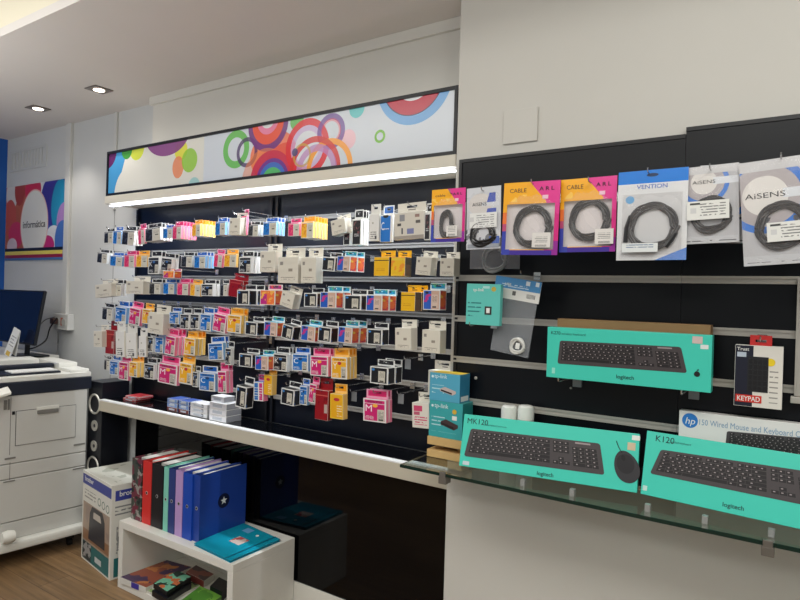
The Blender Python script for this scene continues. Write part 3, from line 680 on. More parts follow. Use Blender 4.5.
def lean_box(bl_uv, br_uv, top_uv, width=None, tilt=14.0, dx=0.0):
    a = onZ(*bl_uv, ZBX); b_ = onZ(*br_uv, ZBX)
    yaw = math.atan2(b_.y-a.y, b_.x-a.x); wdt = width or (b_-a).length
    Mi = Matrix.LocRotScale(a, Matrix.Rotation(yaw, 3, 'Z').to_euler(), None) @ Matrix.Rotation(-math.radians(tilt), 4, 'X')
    Mi = Mi.inverted(); hs = [face_xy(Mi, None, *uv)[1] for uv in top_uv]
    return (a.x+dx, a.y, a.z), wdt-abs(dx), sum(hs)/len(hs), yaw
bl, w_, h_, yw = lean_box((458.8,465.5), (637.0,493), [(464.2,414.2),(642.0,433.8)])
keyboard_box('teal keyboard and mouse set box, left one on the glass shelf', bl, w_, h_, math.radians(14), 0.040, None,
    ('MK120', (467, 423), 0.017), ('corded keyboard and mouse', (484, 425.2), 0.075),
    [(471,428.5),(600,443.5),(604.5,475),(464,456)], ((545,476), 0.05), mouse=[(614,466),(626,453),(639,470),(627,478)],
    extras=((636,438,0.022,0.014,(226,232,226),'sticker'),(631.5,446.5,0.022,0.022,(206,188,158),'sticker'),(466,463,0.022,0.012,(200,214,220),'sticker')), yaw=yw)
bl, w_, h_, yw = lean_box((638.1,493.3), (800,529.3), [(649.9,431.5),(800,454)], 0.47, dx=0.006)
keyboard_box('teal keyboard box, right one on the glass shelf before the white box', bl, w_, h_, math.radians(14), 0.034, None,
    ('K120', (655, 441), 0.017), ('corded keyboard', (670, 442.5), 0.055),
    [(661,449.5),(838,476),(848,514),(650,473.5)], ((733,508.5), 0.05),
    extras=((645,488,0.012,0.014,(190,226,216),'sticker'),), yaw=yw)
# hanging K270 box with the brown carton behind it
kb = keyboard_box('teal keyboard box hanging high on the board, brown carton behind', (-0.676, 1.87, 1.308), 0.469, 0.159, 0.0, 0.04, None,
    ('K270', (551, 334), 0.010), ('wireless keyboard', (561.5, 334.6), 0.075),
    [(560,340.5),(681,347),(687,373),(557.5,363.5)], ((625,379), 0.05),
    extras=((697.5,340,0.026,0.02,(210,190,186),'sticker'),(704.5,347,0.02,0.012,(226,232,230),'sticker'),(553.5,370.5,0.010,0.018,(150,226,210),'sticker')))
Mi = M_of(kb).inverted(); x, z = face_xy(Mi, None, 697, 374)
q = MB(); q.poly([(x+0.008*math.cos(a)*(1-0.15*max(0, math.sin(a))), -0.0009, z+0.008*math.sin(a)) for a in [2*PI*i/16 for i in range(16)]]); q.poly([(x-0.001, -0.0009, z+0.009), (x+0.004, -0.0009, z+0.010), (x+0.004, -0.0009, z+0.014), (x, -0.0009, z+0.012)])
q.build('fruit_mark', M_kblack, kb)
a = onY(558, 324, 1.93); c2 = onY(711, 331, 1.93)
t = thing('cardboard_box', 'brown cardboard box behind the hanging teal keyboard box', 'box', (a.x, 1.922, 1.315))
q = MB(); q.box(0, c2.x-a.x, 0, 0.055, 0, 0.178); q.build('carton', mat('brown_card', (150,116,78), 0.7, noise=0.05, nscale=30), t, bevel=0.002)
q = MB(); q.box(0.0, c2.x-a.x, 0.024, 0.031, 0.178, 0.1785); q.build('tape', mat('tape', (176,142,100), 0.3), t)
for (u, v, lab) in ((560, 381, 'left chrome bracket hook under the hanging keyboard box'), (682, 394, 'right chrome bracket hook under the hanging keyboard box')):
    p = onY(u, v, 1.85)
    t = thing('display_hook', lab, 'hook', (p.x, 1.994, 1.300), group='hooks under the keyboard box')
    q = MB(); q.tube([(0, 0, 0), (0, -0.15, 0), (0, -0.158, 0.003), (0, -0.162, 0.012)], 0.0025, 6); q.build('arm', M_chrome, t, smooth=True)
    q = MB(); q.box(-0.002, 0.026, -0.012, 0, -0.03, 0.02); q.build('slat_clip', M_clip, t)
# white wired-set box leaning behind
p = onY(679.2, 410, 1.945)
t = thing('keyboard_set_box', 'white keyboard and mouse set box leaning behind the right teal box', 'keyboard box', (p.x, 1.938, ZG+0.003), (-math.radians(2), 0, 0))
q = MB(); q.box(0, 0.50, 0, 0.040, 0, p.z-ZG-0.003, 0, left=1); q.build('carton', [mat('white_carton', (228,226,224), 0.35), mat('blue_carton_side', (30,110,190), 0.35)], t, bevel=0.0015)
Mi = M_of(t).inverted(); f = lambda u, v: face_xy(Mi, None, u, v)
x, z = f(690, 420.5); q = MB(); q.lathe([(0.0, -0.0004), (0.021, -0.0004), (0.021, 0.0)], (x, -0.0003, z), 'y', 32); q.build('round_logo', mat('logo_blue', (40,120,200), 0.4), t)
text('logo_lettering', 'hp', t, M_pwhite, x, z-0.010, h=0.019, y=-0.0014, shear=0.2)
x, z = f(698, 424.5); text('title_lettering', '150 Wired Mouse and Keyboard Combo', t, mat('print_lightblue', (130,160,190), 0.5), x, z, w=0.285, h=0.016, align='LEFT')
keyboard_print(t, [f(727,431), f(860,443), f(866,466), f(725,449)])

# ================================================================== KEYPAD PACK
p = onY(736, 401, 1.92)
t = thing('keypad_pack', 'black and white numeric keypad box with red hang tab', 'keypad box', (-0.155, 1.92, 1.275))
x = lambda u, v: onY(u, v, 1.92).x+0.155
z = lambda u, v: onY(u, v, 1.92).z-1.275
W2 = 0.113
lay = [('rect', 0.022, 0.1, 0.044, 0.25, (22,24,44)), ('lines', 0.093, 0.06, 0.02, 0.09, 0.014, 0.25, (150,146,140)), ('rect', 0.016, 0.142, 0.022, 0.013, (190,200,215))]
q = MB(); q.box(0, W2, 0, 0.032, 0, 0.168, 0, front=1, right=2); q.build('carton', [M_cardw, paint('keypad_front', (226,222,214), lay, 0.35), mat('keypad_side', (180,180,184), 0.5)], t, bevel=0.001)
q = MB(); q.plate_hole(0.034, 0.086, 0.166, 0.196, 0.047, 0.073, 0.177, 0.184, 0.015, 0.017); q.build('hang_tab', mat('red_tab', (200,44,44), 0.4), t)
q = MB(); q.box(0.031, 0.080, -0.0012, -0.0002, 0.042, 0.138)
for i in range(4):
    for j in range(6): q.box(0.034+i*0.0112, 0.043+i*0.0112, -0.0018, -0.0012, 0.046+j*0.0145, 0.058+j*0.0145, 1)
q.build('printed_keypad', [mat('keypad_print', (34,34,38), 0.4), mat('keypad_key_print', (22,22,26), 0.4)], t)
q = MB(); q.box(0.004, 0.066, -0.0012, -0.0002, 0.012, 0.032); q.build('red_banner', mat('red_banner', (206,50,40), 0.4), t)
text('banner_lettering', 'KEYPAD', t, M_pwhite, 0.035, 0.0155, w=0.054, h=0.013, y=-0.0016, bold=0.01)
text('maker_lettering', 'Trust', t, M_pwhite, 0.019, 0.153, h=0.009, y=-0.0008, bold=0.01)
q = MB(); q.lathe([(0.0, -0.0006), (0.0105, -0.0006), (0.0105, 0)], (0.085, -0.0003, 0.125), 'y', 24); q.build('round_sticker', mat('yellow_sticker', (236,206,40), 0.4), t)
hook(-0.155+0.060, 1.275+0.1825, 2.0, 1.90, 'chrome hook through the red tab of the keypad box', 'hooks of the right board')
# upright at the right edge
p = onY(794.5, 340, 1.98)
t = thing('upright_channel', 'pale aluminium upright channel at the right edge of the board', 'upright', (-0.010, 1.972, 1.29))
q = MB(); q.box(-0.006, 0.0, 0, 0.02, 0.02, 0.34); q.box(0.0, 0.03, 0.0, 0.004, 0.02, 0.30); q.build('channel', M_alu, t, bevel=0.001)
q = MB(); q.box(-0.014, 0.03, -0.002, 0.02, 0.0, 0.018); q.build('foot_bracket', M_alu, t, bevel=0.002)

# ================================================================== NETWORK SWITCH BOXES, WOOD BLOCK, CANISTERS
YR = 1.905
xr0, xr1 = onY(427, 445, YR).x, onY(462, 445, YR).x
WB = thing('wooden_riser', 'small pale wooden riser block on left end of the glass shelf', 'wooden block', (xr0, YR, ZG+0.0005))
M_wood = mat('pale_wood', (206,170,112), 0.55, noise=0.08, nscale=40)
wz = onY(444, 438.5, YR).z-ZG-0.0005; ww_ = xr1-xr0
q = MB(); q.box(0, ww_, 0, 0.085, wz*0.60, wz); q.build('top_board', M_wood, WB, bevel=0.002)
q = MB(); q.box(0, ww_, 0, 0.085, 0, wz*0.36); q.build('bottom_board', M_wood, WB, bevel=0.002)
for x0 in (0.012, ww_-0.042):
    q = MB(); q.box(x0, x0+0.03, 0.045, 0.08, wz*0.36+0.0002, wz*0.60-0.0002); q.build('spacer', M_wood, WB)
def switch_box(label, x0, w, h, d, z0, colf, cols, topc, port_col, y=1.91):
    t = thing('network_switch_box', label, 'box', (x0, y, z0), group='network switch boxes')
    fm = paint('swbox_front_%s' % label[:12], colf, [('lines', w*0.28, h*0.42, w*0.4, h*0.3, 0.014, 0.3, (180,220,225)), ('lines', w*0.45, h*0.12, w*0.75, h*0.08, 0.02, 0.3, (150,205,210))], 0.4)
    q = MB(); q.box(0, w, 0, d, 0, h, 0, front=0, right=1, top=2); q.build('carton', [fm, mat('swbox_side_%d' % cols[0], cols, 0.4), mat('swbox_top_%d' % topc[0], topc, 0.4)], t, bevel=0.001)
    text('maker_lettering', 'tp-link', t, mat('swbox_white', (220,236,240), 0.5), w*0.16, h*0.82, w=w*0.42, align='LEFT')
    q = MB(); q.ring = None
    q.lathe([(0.005, -0.0004), (0.0, -0.0004)], (w*0.1, -0.0003, h*0.86), 'y', 12); q.build('maker_mark', mat('swbox_white', (220,236,240), 0.5), t)
    # printed picture of the switch
    q = MB(); sx, sz = w*0.62, h*0.36; a, b_ = w*0.26, h*0.11
    q.poly([(sx-a, -0.0006, sz+0.00), (sx+a*0.55, -0.0006, sz-b_*1.0), (sx+a, -0.0006, sz-b_*0.3), (sx+a, -0.0006, sz+b_*0.4), (sx-a*0.4, -0.0006, sz+b_*1.5), (sx-a, -0.0006, sz+b_*0.8)], 0)
    q.poly([(sx-a*0.9, -0.0008, sz+b_*0.1), (sx+a*0.5, -0.0008, sz-b_*0.8), (sx+a*0.5, -0.0008, sz-b_*0.2), (sx-a*0.9, -0.0008, sz+b_*0.6)], 1)
    q.build('printed_switch', [mat('switch_print_%d' % port_col[0], port_col, 0.4), mat('switch_ports', (40,34,36), 0.4)], t)
    return t
zb = ZG+0.0005+wz+0.0005
bigt = switch_box('large teal network switch box under the smaller one', onY(429, 420, YR+.005).x, 0.136, onY(446, 402, YR+.005).z-zb, 0.080, zb, (58,164,168), (40,132,132), (70,160,160), (70,54,56))
q = MB(); q.lathe([(0.009, -0.0004), (0.0, -0.0004)], (0.104, -0.0003, 0.098), 'y', 16); q.build('round_badge', mat('badge_yellow', (206,170,60), 0.5), bigt)
q = MB(); q.box(0.095, 0.114, -0.0006, -0.0001, 0.068, 0.083); q.build('price_sticker', M_pwhite, bigt)
sm = switch_box('small blue network switch box with yellow lid on the teal one', onY(430, 388, YR+.008).x, 0.124, onY(446, 373.5, YR+.008).z-onY(446, 402, YR+.005).z-0.0005, 0.076, onY(446, 402, YR+.005).z+0.0005, (82,166,196), (56,134,170), (232,200,70), (196,180,176))
q = MB(); q.box(0.1242, 0.1246, 0.01, 0.066, 0.004, 0.022); q.build('barcode_sticker', M_pwhite, sm)
for (u0, u1, lab) in ((500, 515, 'left of two white canisters behind the left keyboard box'), (516.5, 532, 'right of two white canisters behind the left keyboard box')):
    a = onY(u0, 412, 1.93); c2 = onY(u1, 412, 1.93); rr = (c2.x-a.x)/2
    t = thing('white_canister', lab, 'canister', ((a.x+c2.x)/2, 1.945, ZG+0.0005), group='white canisters')
    h = onY((u0+u1)/2, 406, 1.93).z-ZG
    q = MB(); q.lathe([(0.0, 0), (rr*0.94, 0), (rr, 0.006), (rr, h-0.016), (rr*0.9, h-0.004), (rr*0.7, h), (0.0, h)], seg=28); q.build('body', mat('white_gloss', (226,226,220), 0.3), t, smooth=True)
    q = MB(); q.lathe([(rr*1.01, h-0.05), (rr*1.01, h-0.046)], seg=28); q.build('seam', mat('seam_grey', (180,180,176), 0.5), t)

# ================================================================== BAGS ON THE RIGHT BOARD
def coil(parent, cx, cz, r, thick, n=5, y=-0.006, col=(24,24,26), name='cable_coil', asp=1.0):
    q = MB(); pts = []; N2 = 40
    q2 = []
    for i in range(n*N2+1):
        a = 2*PI*i/N2; k = (i//N2) % n
        rr = r + thick*0.55*math.sin(a*0.37+1.3*k) + thick*0.25*math.cos(3*a+k)
        q2.append((cx+rr*math.cos(a)*asp, y-0.0025*math.sin(a*0.61+k), cz+rr*math.sin(a)))
    q.tube(q2, 0.0036, 6); return q.build(name, mat('cable_%d' % col[0], col, 0.35), parent, smooth=True)
def film(parent, w, h, m, pf=0.010, name='bag_film', mats=None):
    """pillow-shaped plastic bag, front face toward -Y"""
    q = MB(); nx, nz_ = 10, 12
    def py(i, j, s):
        e = math.sin(PI*i/nx)**0.6 * math.sin(PI*min(1.0, j/nz_*1.12))**0.6 if j/nz_*1.12 < 1 else 0
        return s*pf*e + 0.0008*math.sin(i*2.1+j*1.7)
    base = []
    for s in (-1, 1):
        base.append(len(q.v))
        for j in range(nz_+1):
            for i in range(nx+1): q.v.append((w*(i/nx-0.5), py(i, j, s) + s*0.0004, h*j/nz_))
    for si, b0 in enumerate(base):
        for j in range(nz_):
            for i in range(nx):
                f = (b0+j*(nx+1)+i, b0+j*(nx+1)+i+1, b0+(j+1)*(nx+1)+i+1, b0+(j+1)*(nx+1)+i)
                q.f.append(f if si == 0 else f[::-1]); q.m.append(0)
    return q.build(name, m, parent, smooth=True)
def bag_root(label, u, v_top, v_bot, Y, group='cable bags on the right board', tilt=0.0):
    a = onY(u, v_top, Y); b_ = onY(u, v_bot, Y)
    t = thing('cable_bag', label, 'cable bag', (a.x, Y, b_.z), (0, tilt, 0), group)
    return t, a.z-b_.z
def strip(parent, name, m, x0, x1, z0, z1, y=-0.002, th=0.001):
    q = MB(); q.box(x0, x1, y-th, y, z0, z1); return q.build(name, m, parent)
def wid(u0, u1, v, Y): return onY(u1, v, Y).x - onY(u0, v, Y).x
M_bagclear = mat('bag_clear_film', (232,228,230), 0.10, alpha=0.10, spec=0.8)
M_bagwhite = mat('bag_white', (224,224,228), 0.25)
def bag_hook(u, v, label, Y=1.70):
    p = onY(u, v, Y); hook(p.x, p.z, 2.0, Y, label, 'hooks of the right board')

def pink_bag(label, u0, u1, vt, vb, Y, txt, deep=False, tilt=0.0, coil_c=None, coil_r=0.045, sq=1.0, lx=0.02, texth=0.012):
    t, h = bag_root(label, (u0+u1)/2, vt, vb, Y, tilt=tilt); w = wid(u0, u1, (vt+vb)/2, Y)
    # printed sleeve with a window: orange fading to pink at the top, purple at the foot
    bw = w*0.07
    lay = [('rect', w*0.42, h*0.5, w*0.3, h*1.0, (214,44,130)), ('diag', 0, h*0.8, w, h*0.5, 1.0, 1.1*w/h, 1.1*w/h*h*0.97, (226,62,146)),
           ('rect', -w*0.5, h*0.50, w*0.22, h*0.18, (236,120,60)), ('rect', -w*0.5, h*0.38, w*0.22, h*0.10, (190,80,120)), ('rect', 0, h*0.03, w, h*0.07, (70,50,150)), ('rect', -w*0.5, h*0.16, w*0.3, h*0.34, (60,70,170)), ('rect', w*0.5, h*0.08, w*0.2, h*0.22, (150,44,150)),
           ('noise', -w*0.1, h*0.78, w*0.8, h*0.10, 26, 0.6, (250,200,90))]
    key = label.split(',')[0].replace(' ', '_')[:40]
    pm = paint('sleeve_' + key, (246,176,40), lay, 0.2)
    q = MB(); q.plate_hole(-w/2, w/2, 0, h, -w/2+bw, w/2-bw*1.1, h*0.075, h*0.70, -0.004, -0.003); q.build('printed_sleeve', pm, t)
    strip(t, 'backing_sheet', mat('backing_grey', (222,214,214), 0.4), -w/2+bw*0.5, w/2-bw*0.5, h*0.05, h*0.74, 0.010)
    c = coil_c or (0, h*0.36)
    coil(t, c[0], c[1], coil_r, 0.012, 6, 0.0025, asp=sq)
    film(t, w*0.98, h*0.98, M_bagclear, 0.009)
    strip(t, 'barcode_sticker', paint('barcode_' + key, (222,218,214), [('vbars', 0, 0.005, w*0.2, 0.006, 0.0025, 0.5, (60,60,60)), ('lines', 0, 0.022, w*0.22, 0.018, 0.005, 0.35, (120,120,120))], 0.5), -w*0.16, w*0.16, 0, h*0.2, 0.0).location = (lx, -0.0105, h*0.10)
    text('brand_lettering', txt, t, mat('print_dark', (70,40,30), 0.5), -w*0.24, h*0.86, h=texth, w=w*0.30, y=-0.0042)
    text('feature_lettering', 'A R L', t, mat('print_maroon', (60,10,40), 0.5), w*0.27, h*0.875, h=texth*0.9, w=w*0.26, y=-0.0042, bold=0.02)
    strip(t, 'price_sticker', mat('price_pink', (240,196,214), 0.5), w*0.20, w*0.30, h*0.76, h*0.81, -0.0042, 0.0005)
    return t
pink_bag('pink and orange cable bag, smallest, at left end of the bags', 432.5, 466, 189, 242, 1.72, 'cable', coil_c=(-0.008, 0.058), coil_r=0.036, sq=0.55, lx=0.02, texth=0.008)
pink_bag('pink and orange cable bag with thick grey coil, right of the silver bag', 503, 559, 182, 255, 1.72, 'CABLE', coil_c=(0.006, 0.085), coil_r=0.052, lx=0.04, tilt=0.02)
pink_bag('pink and orange cable bag with black coil, left of the blue-topped bag', 561, 617, 178, 252, 1.735, 'CABLE', coil_c=(0.004, 0.092), coil_r=0.050, lx=0.05)
for u, v, l in ((449.5,194,'smallest pink cable bag'),(531,184,'pink cable bag with thick grey coil'),(588,182,'pink cable bag with black coil')):
    bag_hook(u, v-1, 'chrome hook holding the ' + l)
# silver-white bag
t, h = bag_root('silver white cable bag with blue marks, between two pink bags', 485, 187, 249, 1.72, tilt=-0.02); w = wid(468, 502, 215, 1.72)
lay = [('ell', -w*0.10, h*0.72, w*0.34, w*0.30, (214,208,204)), ('diag', w*0.2, h*0.80, w*0.3, h*0.2, 1.0, -0.3, w*0.12-0.3*h*0.8, (36,70,176)), ('diag', w*0.2, h*0.57, w*0.34, h*0.16, 1.0, -0.3, w*0.08-0.3*h*0.57, (36,70,176)), ('rect', w*0.2, h*0.72, w*0.5, h*0.06, (214,216,222)),
       ('noise', 0, h*0.18, w, h*0.3, 30, 0.52, (110,112,120)), ('rect', w*0.32, h*0.14, w*0.3, h*0.12, (36,84,180))]
q = MB(); q.box(-w/2, w/2, -0.001, 0.001, 0, h); q.build('printed_sheet', paint('silver_sheet', (206,208,214), lay, 0.25), t)
strip(t, 'barcode_sticker', paint('silver_barcode', (224,224,222), [('lines', 0.01, 0, 0.06, 0.04, 0.007, 0.35, (130,130,130)), ('rect', -0.036, 0.004, 0.014, 0.014, (200,200,200))], 0.4), -w*0.38, w*0.42, -h*0.12, h*0.12, 0).location = (0, -0.0075, h*0.46)
coil(t, 0, h*0.24, 0.03, 0.012, 4, -0.003, asp=1.2)
text('brand_lettering', 'AISENS', t, M_kblack, -w*0.12, h*0.70, w=w*0.42, y=-0.0014)
strip(t, 'foot_strip', mat('foot_strip', (150,155,165), 0.4), -w*0.46, w*0.46, 0.004, 0.016, -0.0015)
film(t, w, h, M_bagclear, 0.008)
bag_hook(481, 190, 'chrome hook holding the silver white cable bag')
# blue-topped bag
t, h = bag_root('white cable bag with blue top band and black coil', 652.5, 169.5, 260, 1.715); w = wid(617.5, 687.5, 215, 1.715)
lay = [('rect', 0, h*0.93, w, h*0.15, (22,120,214)), ('ell', 0, h*0.945, w*0.085, h*0.02, (20,50,90)), ('rect', 0, h*0.40, w*0.86, h*0.68, (204,204,206)), ('ell', -w*0.32, h*0.68, w*0.065, w*0.06, (80,160,215)), ('diag', w*0.25, h*0.09, w*0.5, h*0.2, 0.42, -1.0, 0.0+0.42*w*0.06-1.0*h*0.0, (22,120,214))]
q = MB(); q.box(-w/2, w/2, 0.004, 0.006, 0, h); q.build('printed_sheet', paint('blue_top_sheet', (228,230,232), lay, 0.25), t)
text('brand_lettering', 'VENTION', t, mat('vention_blue', (40,100,190), 0.5), -w*0.0, h*0.795, w=w*0.44, h=0.011, y=0.0036, bold=0.015)
coil(t, w*0.02, h*0.37, 0.054, 0.012, 6, 0.0, asp=1.05)
q = MB(); q.tube([(w*0.22, -0.004, h*0.14), (w*0.30, -0.004, h*0.22), (w*0.36, -0.004, h*0.29)], [0.006, 0.007, 0.004], 8); q.build('plug', mat('cable_38', (38,38,40), 0.35), t, smooth=True)
q = MB(); q.tube([(-w*0.36, -0.004, h*0.2), (-w*0.35, -0.004, h*0.36), (-w*0.30, -0.004, h*0.50)], [0.006, 0.006, 0.004], 8); q.build('plug', mat('cable_38', (38,38,40), 0.35), t, smooth=True)
strip(t, 'barcode_sticker', paint('blue_barcode', (222,226,226), [('lines', 0, 0.004, 0.07, 0.014, 0.006, 0.4, (110,130,160))], 0.4), -w*0.26, w*0.26, -h*0.05, h*0.05, 0).location = (-w*0.14, -0.0115, h*0.135)
film(t, w, h*0.85, M_bagclear, 0.010)
bag_hook(647.5, 172, 'chrome hook holding the blue topped cable bag')
# big clear bags with round logos at the right
def round_bag(label, u0, u1, vt, vb, Y, logo, tsize, arc=True, sticker=None, back=False, tilt=0.0, logo_c=(-0.12, 0.70), logo_r=0.32):
    t, h = bag_root(label, (u0+u1)/2, vt, vb, Y, tilt=tilt); w = wid(u0, u1, (vt+vb)/2, Y)
    key = label.replace(' ', '_')[:48]
    cx, cz = logo_c[0]*w, logo_c[1]*h
    BL = (14,112,208)
    lay = [('ell', cx, cz, w*logo_r*1.9, w*logo_r*1.9, BL), ('ell', cx, cz, w*logo_r*1.55, w*logo_r*1.55, (176,168,170)), ('ell', cx, cz, w*logo_r, w*logo_r, (226,222,218)), ('rect', w*0.3, cz+h*0.01, w*0.5, h*0.09, (220,224,230)),
           ('rect', 0, h*0.045, w, h*0.09, (196,198,202)), ('lines', 0, h*0.045, w*0.9, h*0.04, 0.02, 0.4, (80,84,90)), ('rect', 0, h*0.95, w, h*0.1, (206,206,208)), ('noise', 0, h*0.28, w, h*0.34, 20, 0.6, (70,72,78))]
    q = MB(); q.box(-w/2, w/2, 0.003, 0.005, 0, h); q.build('printed_sheet', paint('sheet_' + key, (186,186,190), lay, 0.22), t)
    if not back:
        coil(t, w*0.02, h*0.36, w*0.30, 0.012, 5, 0.0)
        text('brand_lettering', 'AiSENS', t, M_kblack, cx, cz-tsize*0.4, w=w*logo_r*1.75, h=tsize, y=0.0026)
        s = sticker
        strip(t, 'barcode_sticker', paint('sticker_' + key, (226,226,222), [('rect', -w*s[2]*0.34, 0.0, w*s[2]*0.14, w*s[2]*0.14, (206,206,206)), ('lines', w*s[2]*0.12, 0.0, w*s[2]*0.6, h*s[3]*0.7, 0.007, 0.4, (120,120,120)), ('rect', -w*s[2]*0.3, h*s[3]*0.36, w*s[2]*0.24, 0.005, (60,60,60))], 0.4), -w*s[2]/2, w*s[2]/2, -h*s[3]/2, h*s[3]/2, 0).location = (w*s[0], -0.0115, h*s[1])
        film(t, w, h, M_bagclear, 0.010)
    return t
round_bag('clear cable bag partly hidden behind the bag with round logo', 697, 757, 164, 243, 1.76, None, 0.01, back=True, tilt=0.03)
round_bag('clear cable bag with round logo, second from right end', 685, 741, 165, 243, 1.725, 'A', 0.009, sticker=(-0.04, 0.42, 0.76, 0.24), logo_c=(-0.12, 0.79), logo_r=0.24, tilt=-0.03)
round_bag('large clear cable bag with round logo at the right edge', 746, 826, 157, 264, 1.715, 'A', 0.013, sticker=(0.10, 0.30, 0.55, 0.18), logo_c=(-0.18, 0.66), logo_r=0.30, tilt=-0.07)
bag_hook(709.5, 168, 'chrome hook holding the second bag from the right end'); bag_hook(781, 157, 'chrome hook holding the large bag at the right edge')
# small dark bag seen under the silver one
t, h = bag_root('small grey cable bag hanging low under the silver white bag', 495, 236, 269, 1.93); w = wid(470, 520, 255, 1.93)
coil(t, 0, h*0.3, 0.04, 0.01, 4, 0.0, col=(150,150,150)); film(t, w, h, mat('bag_smoky', (150,150,155), 0.15, alpha=0.35), 0.008)

# clear bag with header card
t = thing('cable_bag', 'clear bag with blue and white header card and small white cable', 'cable bag', (-0.795, 1.86, 1.36), (0, math.radians(8), 0), 'cable bags on the right board')
Mi = M_of(t).inverted(); f = lambda u, v: face_xy(Mi, None, u, v)
hdr = [f(497,275), f(542,283), f(538,305), f(493.5,295)]
x0, x1 = hdr[3][0], hdr[1][0]; z0, z1 = f(515,300)[1], f(520,279)[1]
q = MB(); q.box(x0, x1, -0.0015, 0.0015, z0, z1); q.build('header_card', paint('header_card_print', (226,226,222), [('rect', (x0+x1)/2, z0+(z1-z0)*0.74, x1-x0, (z1-z0)*0.52, (70,140,196)), ('lines', x0+(x1-x0)*0.45, z0+(z1-z0)*0.62, (x1-x0)*0.6, 0.012, 0.006, 0.5, (200,220,235)), ('rect', x0+(x1-x0)*0.72, z0+(z1-z0)*0.84, 0.014, 0.014, (220,230,236)), ('rect', x0+(x1-x0)*0.92, z0+(z1-z0)*0.86, 0.012, 0.014, (220,230,236)), ('vbars', x0+(x1-x0)*0.82, z0+(z1-z0)*0.26, 0.03, 0.014, 0.004, 0.5, (40,40,40)), ('rect', x0+(x1-x0)*0.45, z0+(z1-z0)*0.3, 0.012, 0.014, (90,90,90))], 0.4), t)
q = MB(); q.box(x0+0.02, x1-0.005, -0.0012, 0.0012, f(505,353)[1], z0-0.0004); q.build('bag_film', mat('bag_thin_film', (200,205,212), 0.1, alpha=0.2), t)
c = f(518, 346); coil(t, c[0], c[1], 0.021, 0.006, 3, -0.006, col=(214,214,210), name='white_cable')
q = MB(); q.box(c[0]-0.007, c[0]+0.007, -0.006, -0.0014, c[1]-0.010, c[1]+0.010); q.build('white_plug', M_pwhite, t, bevel=0.002)
text('brand_lettering', 'USB', t, M_pwhite, f(508.5,283.5)[0], f(508.5,285.5)[1], h=0.009, y=-0.0022)
bag_hook_p = onY(531, 279, 1.86); hook(bag_hook_p.x-0.03, 1.632, 2.0, 1.845, 'chrome hook holding the clear bag with blue header card', 'hooks of the right board')
# small teal adapter pack beside it
a = onY(465.5, 324, 1.82); c2 = onY(500.5, 284, 1.82)
t = thing('adapter_pack', 'flat teal adapter pack hanging left of the clear bag', 'adapter pack', (a.x, 1.82, a.z), (0, 0.01, 0))
w = c2.x-a.x; h = c2.z-a.z
lay = [('lines', w*0.25, h*0.35, w*0.4, h*0.4, 0.014, 0.3, (40,120,120)), ('ell', w*0.8, h*0.88, w*0.07, h*0.06, (190,170,70)), ('rect', w*0.58, h*0.92, w*0.2, h*0.06, (170,220,215))]
q = MB(); q.box(0, w, 0, 0.02, 0, h); q.build('carton', paint('adapter_print', (96,196,186), lay, 0.35), t, bevel=0.001)
text('maker_lettering', 'tp-link', t, M_pwhite, w*0.2, h*0.82, w=w*0.32, align='LEFT')
q = MB(); q.box(w*0.56, w*0.76, -0.0008, -0.0001, h*0.26, h*0.46); q.box(w*0.61, w*0.71, -0.0012, -0.0008, h*0.30, h*0.42, 1); q.build('printed_adapter', [mat('adapter_dark', (50,46,44), 0.4), M_pwhite], t)
hook(a.x+w*0.2, a.z-0.004, 2.0, 1.80, 'long chrome hook under the flat teal adapter pack', 'hooks of the right board')

# ================================================================== LEFT: POSTER, OUTLET, MONITOR, PRINTER, SPEAKER
PX0, PX1, PZ0, PZ1 = -5.20, -4.345, 1.745, 2.312
t = thing('wall_poster', 'colourful square poster with white oval reading informatica on back wall', 'poster', (PX0, YW-0.008, PZ0))
pw, ph = PX1-PX0, PZ1-PZ0
lay = []
def pe(u, v, rx, rz, col, al=1.0):
    p = onY(u, v, YW-0.008); lay.append(('ell', p.x-PX0, p.z-PZ0, rx, rz, col, al))
def pr(u, v, rx, rz, rin, col, al=1.0):
    p = onY(u, v, YW-0.008); lay.append(('ring', p.x-PX0, p.z-PZ0, rx, rz, rin, col, al))
lay.append(('rect', pw*0.22, ph*0.55, pw*0.5, ph*0.95, (176,92,60)))
lay.append(('rect', pw*0.8, ph*0.55, pw*0.42, ph*0.95, (60,90,160)))
pe(12, 195, .09, .12, (206,200,196)); pe(45, 186, .13, .10, (210,212,214)); pe(33, 190, .12, .1, (196,40,70)); pe(20, 190, .08, .12, (160,60,40))
pe(64, 185, .14, .14, (56,92,160)); pe(52, 200, .16, .18, (60,50,140)); pe(60, 207, .12, .2, (40,140,180)); pe(64, 222, .1, .14, (170,130,190)); pe(10, 218, .1, .14, (190,80,60)); pe(16, 235, .12, .1, (200,50,90)); pe(53, 242, .12, .12, (210,212,216)); pe(62, 240, .1, .14, (70,110,180)); pe(12, 246, .08, .06, (210,190,196)); pe(47, 245, .1, .07, (190,40,110))
p = onY(34, 221, YW-0.008)
lay += [('ell', p.x-PX0, p.z-PZ0-0.02, .205, .255, (226,180,170)), ('ell', p.x-PX0, p.z-PZ0-0.02, .195, .245, (222,220,212))]
lay += [('rect', pw/2, ph*0.135, pw, ph*0.05, (24,22,30)), ('rect', pw/2, ph*0.09, pw, ph*0.06, (226,206,90)), ('rect', pw/2, ph*0.05, pw, ph*0.045, (150,30,60)), ('rect', pw/2, ph*0.015, pw, ph*0.03, (70,110,160)) ]
q = MB(); q.box(0, pw, 0, 0.006, 0, ph); q.build('print', paint('poster_print', (206,200,196), lay, 0.3), t)
text('lettering', 'inform\u00e1tica', t, mat('poster_ink', (60,56,54), 0.5), p.x-PX0, onY(34, 225, YW).z-PZ0-0.02, w=0.33, h=0.05, bold=0.01)
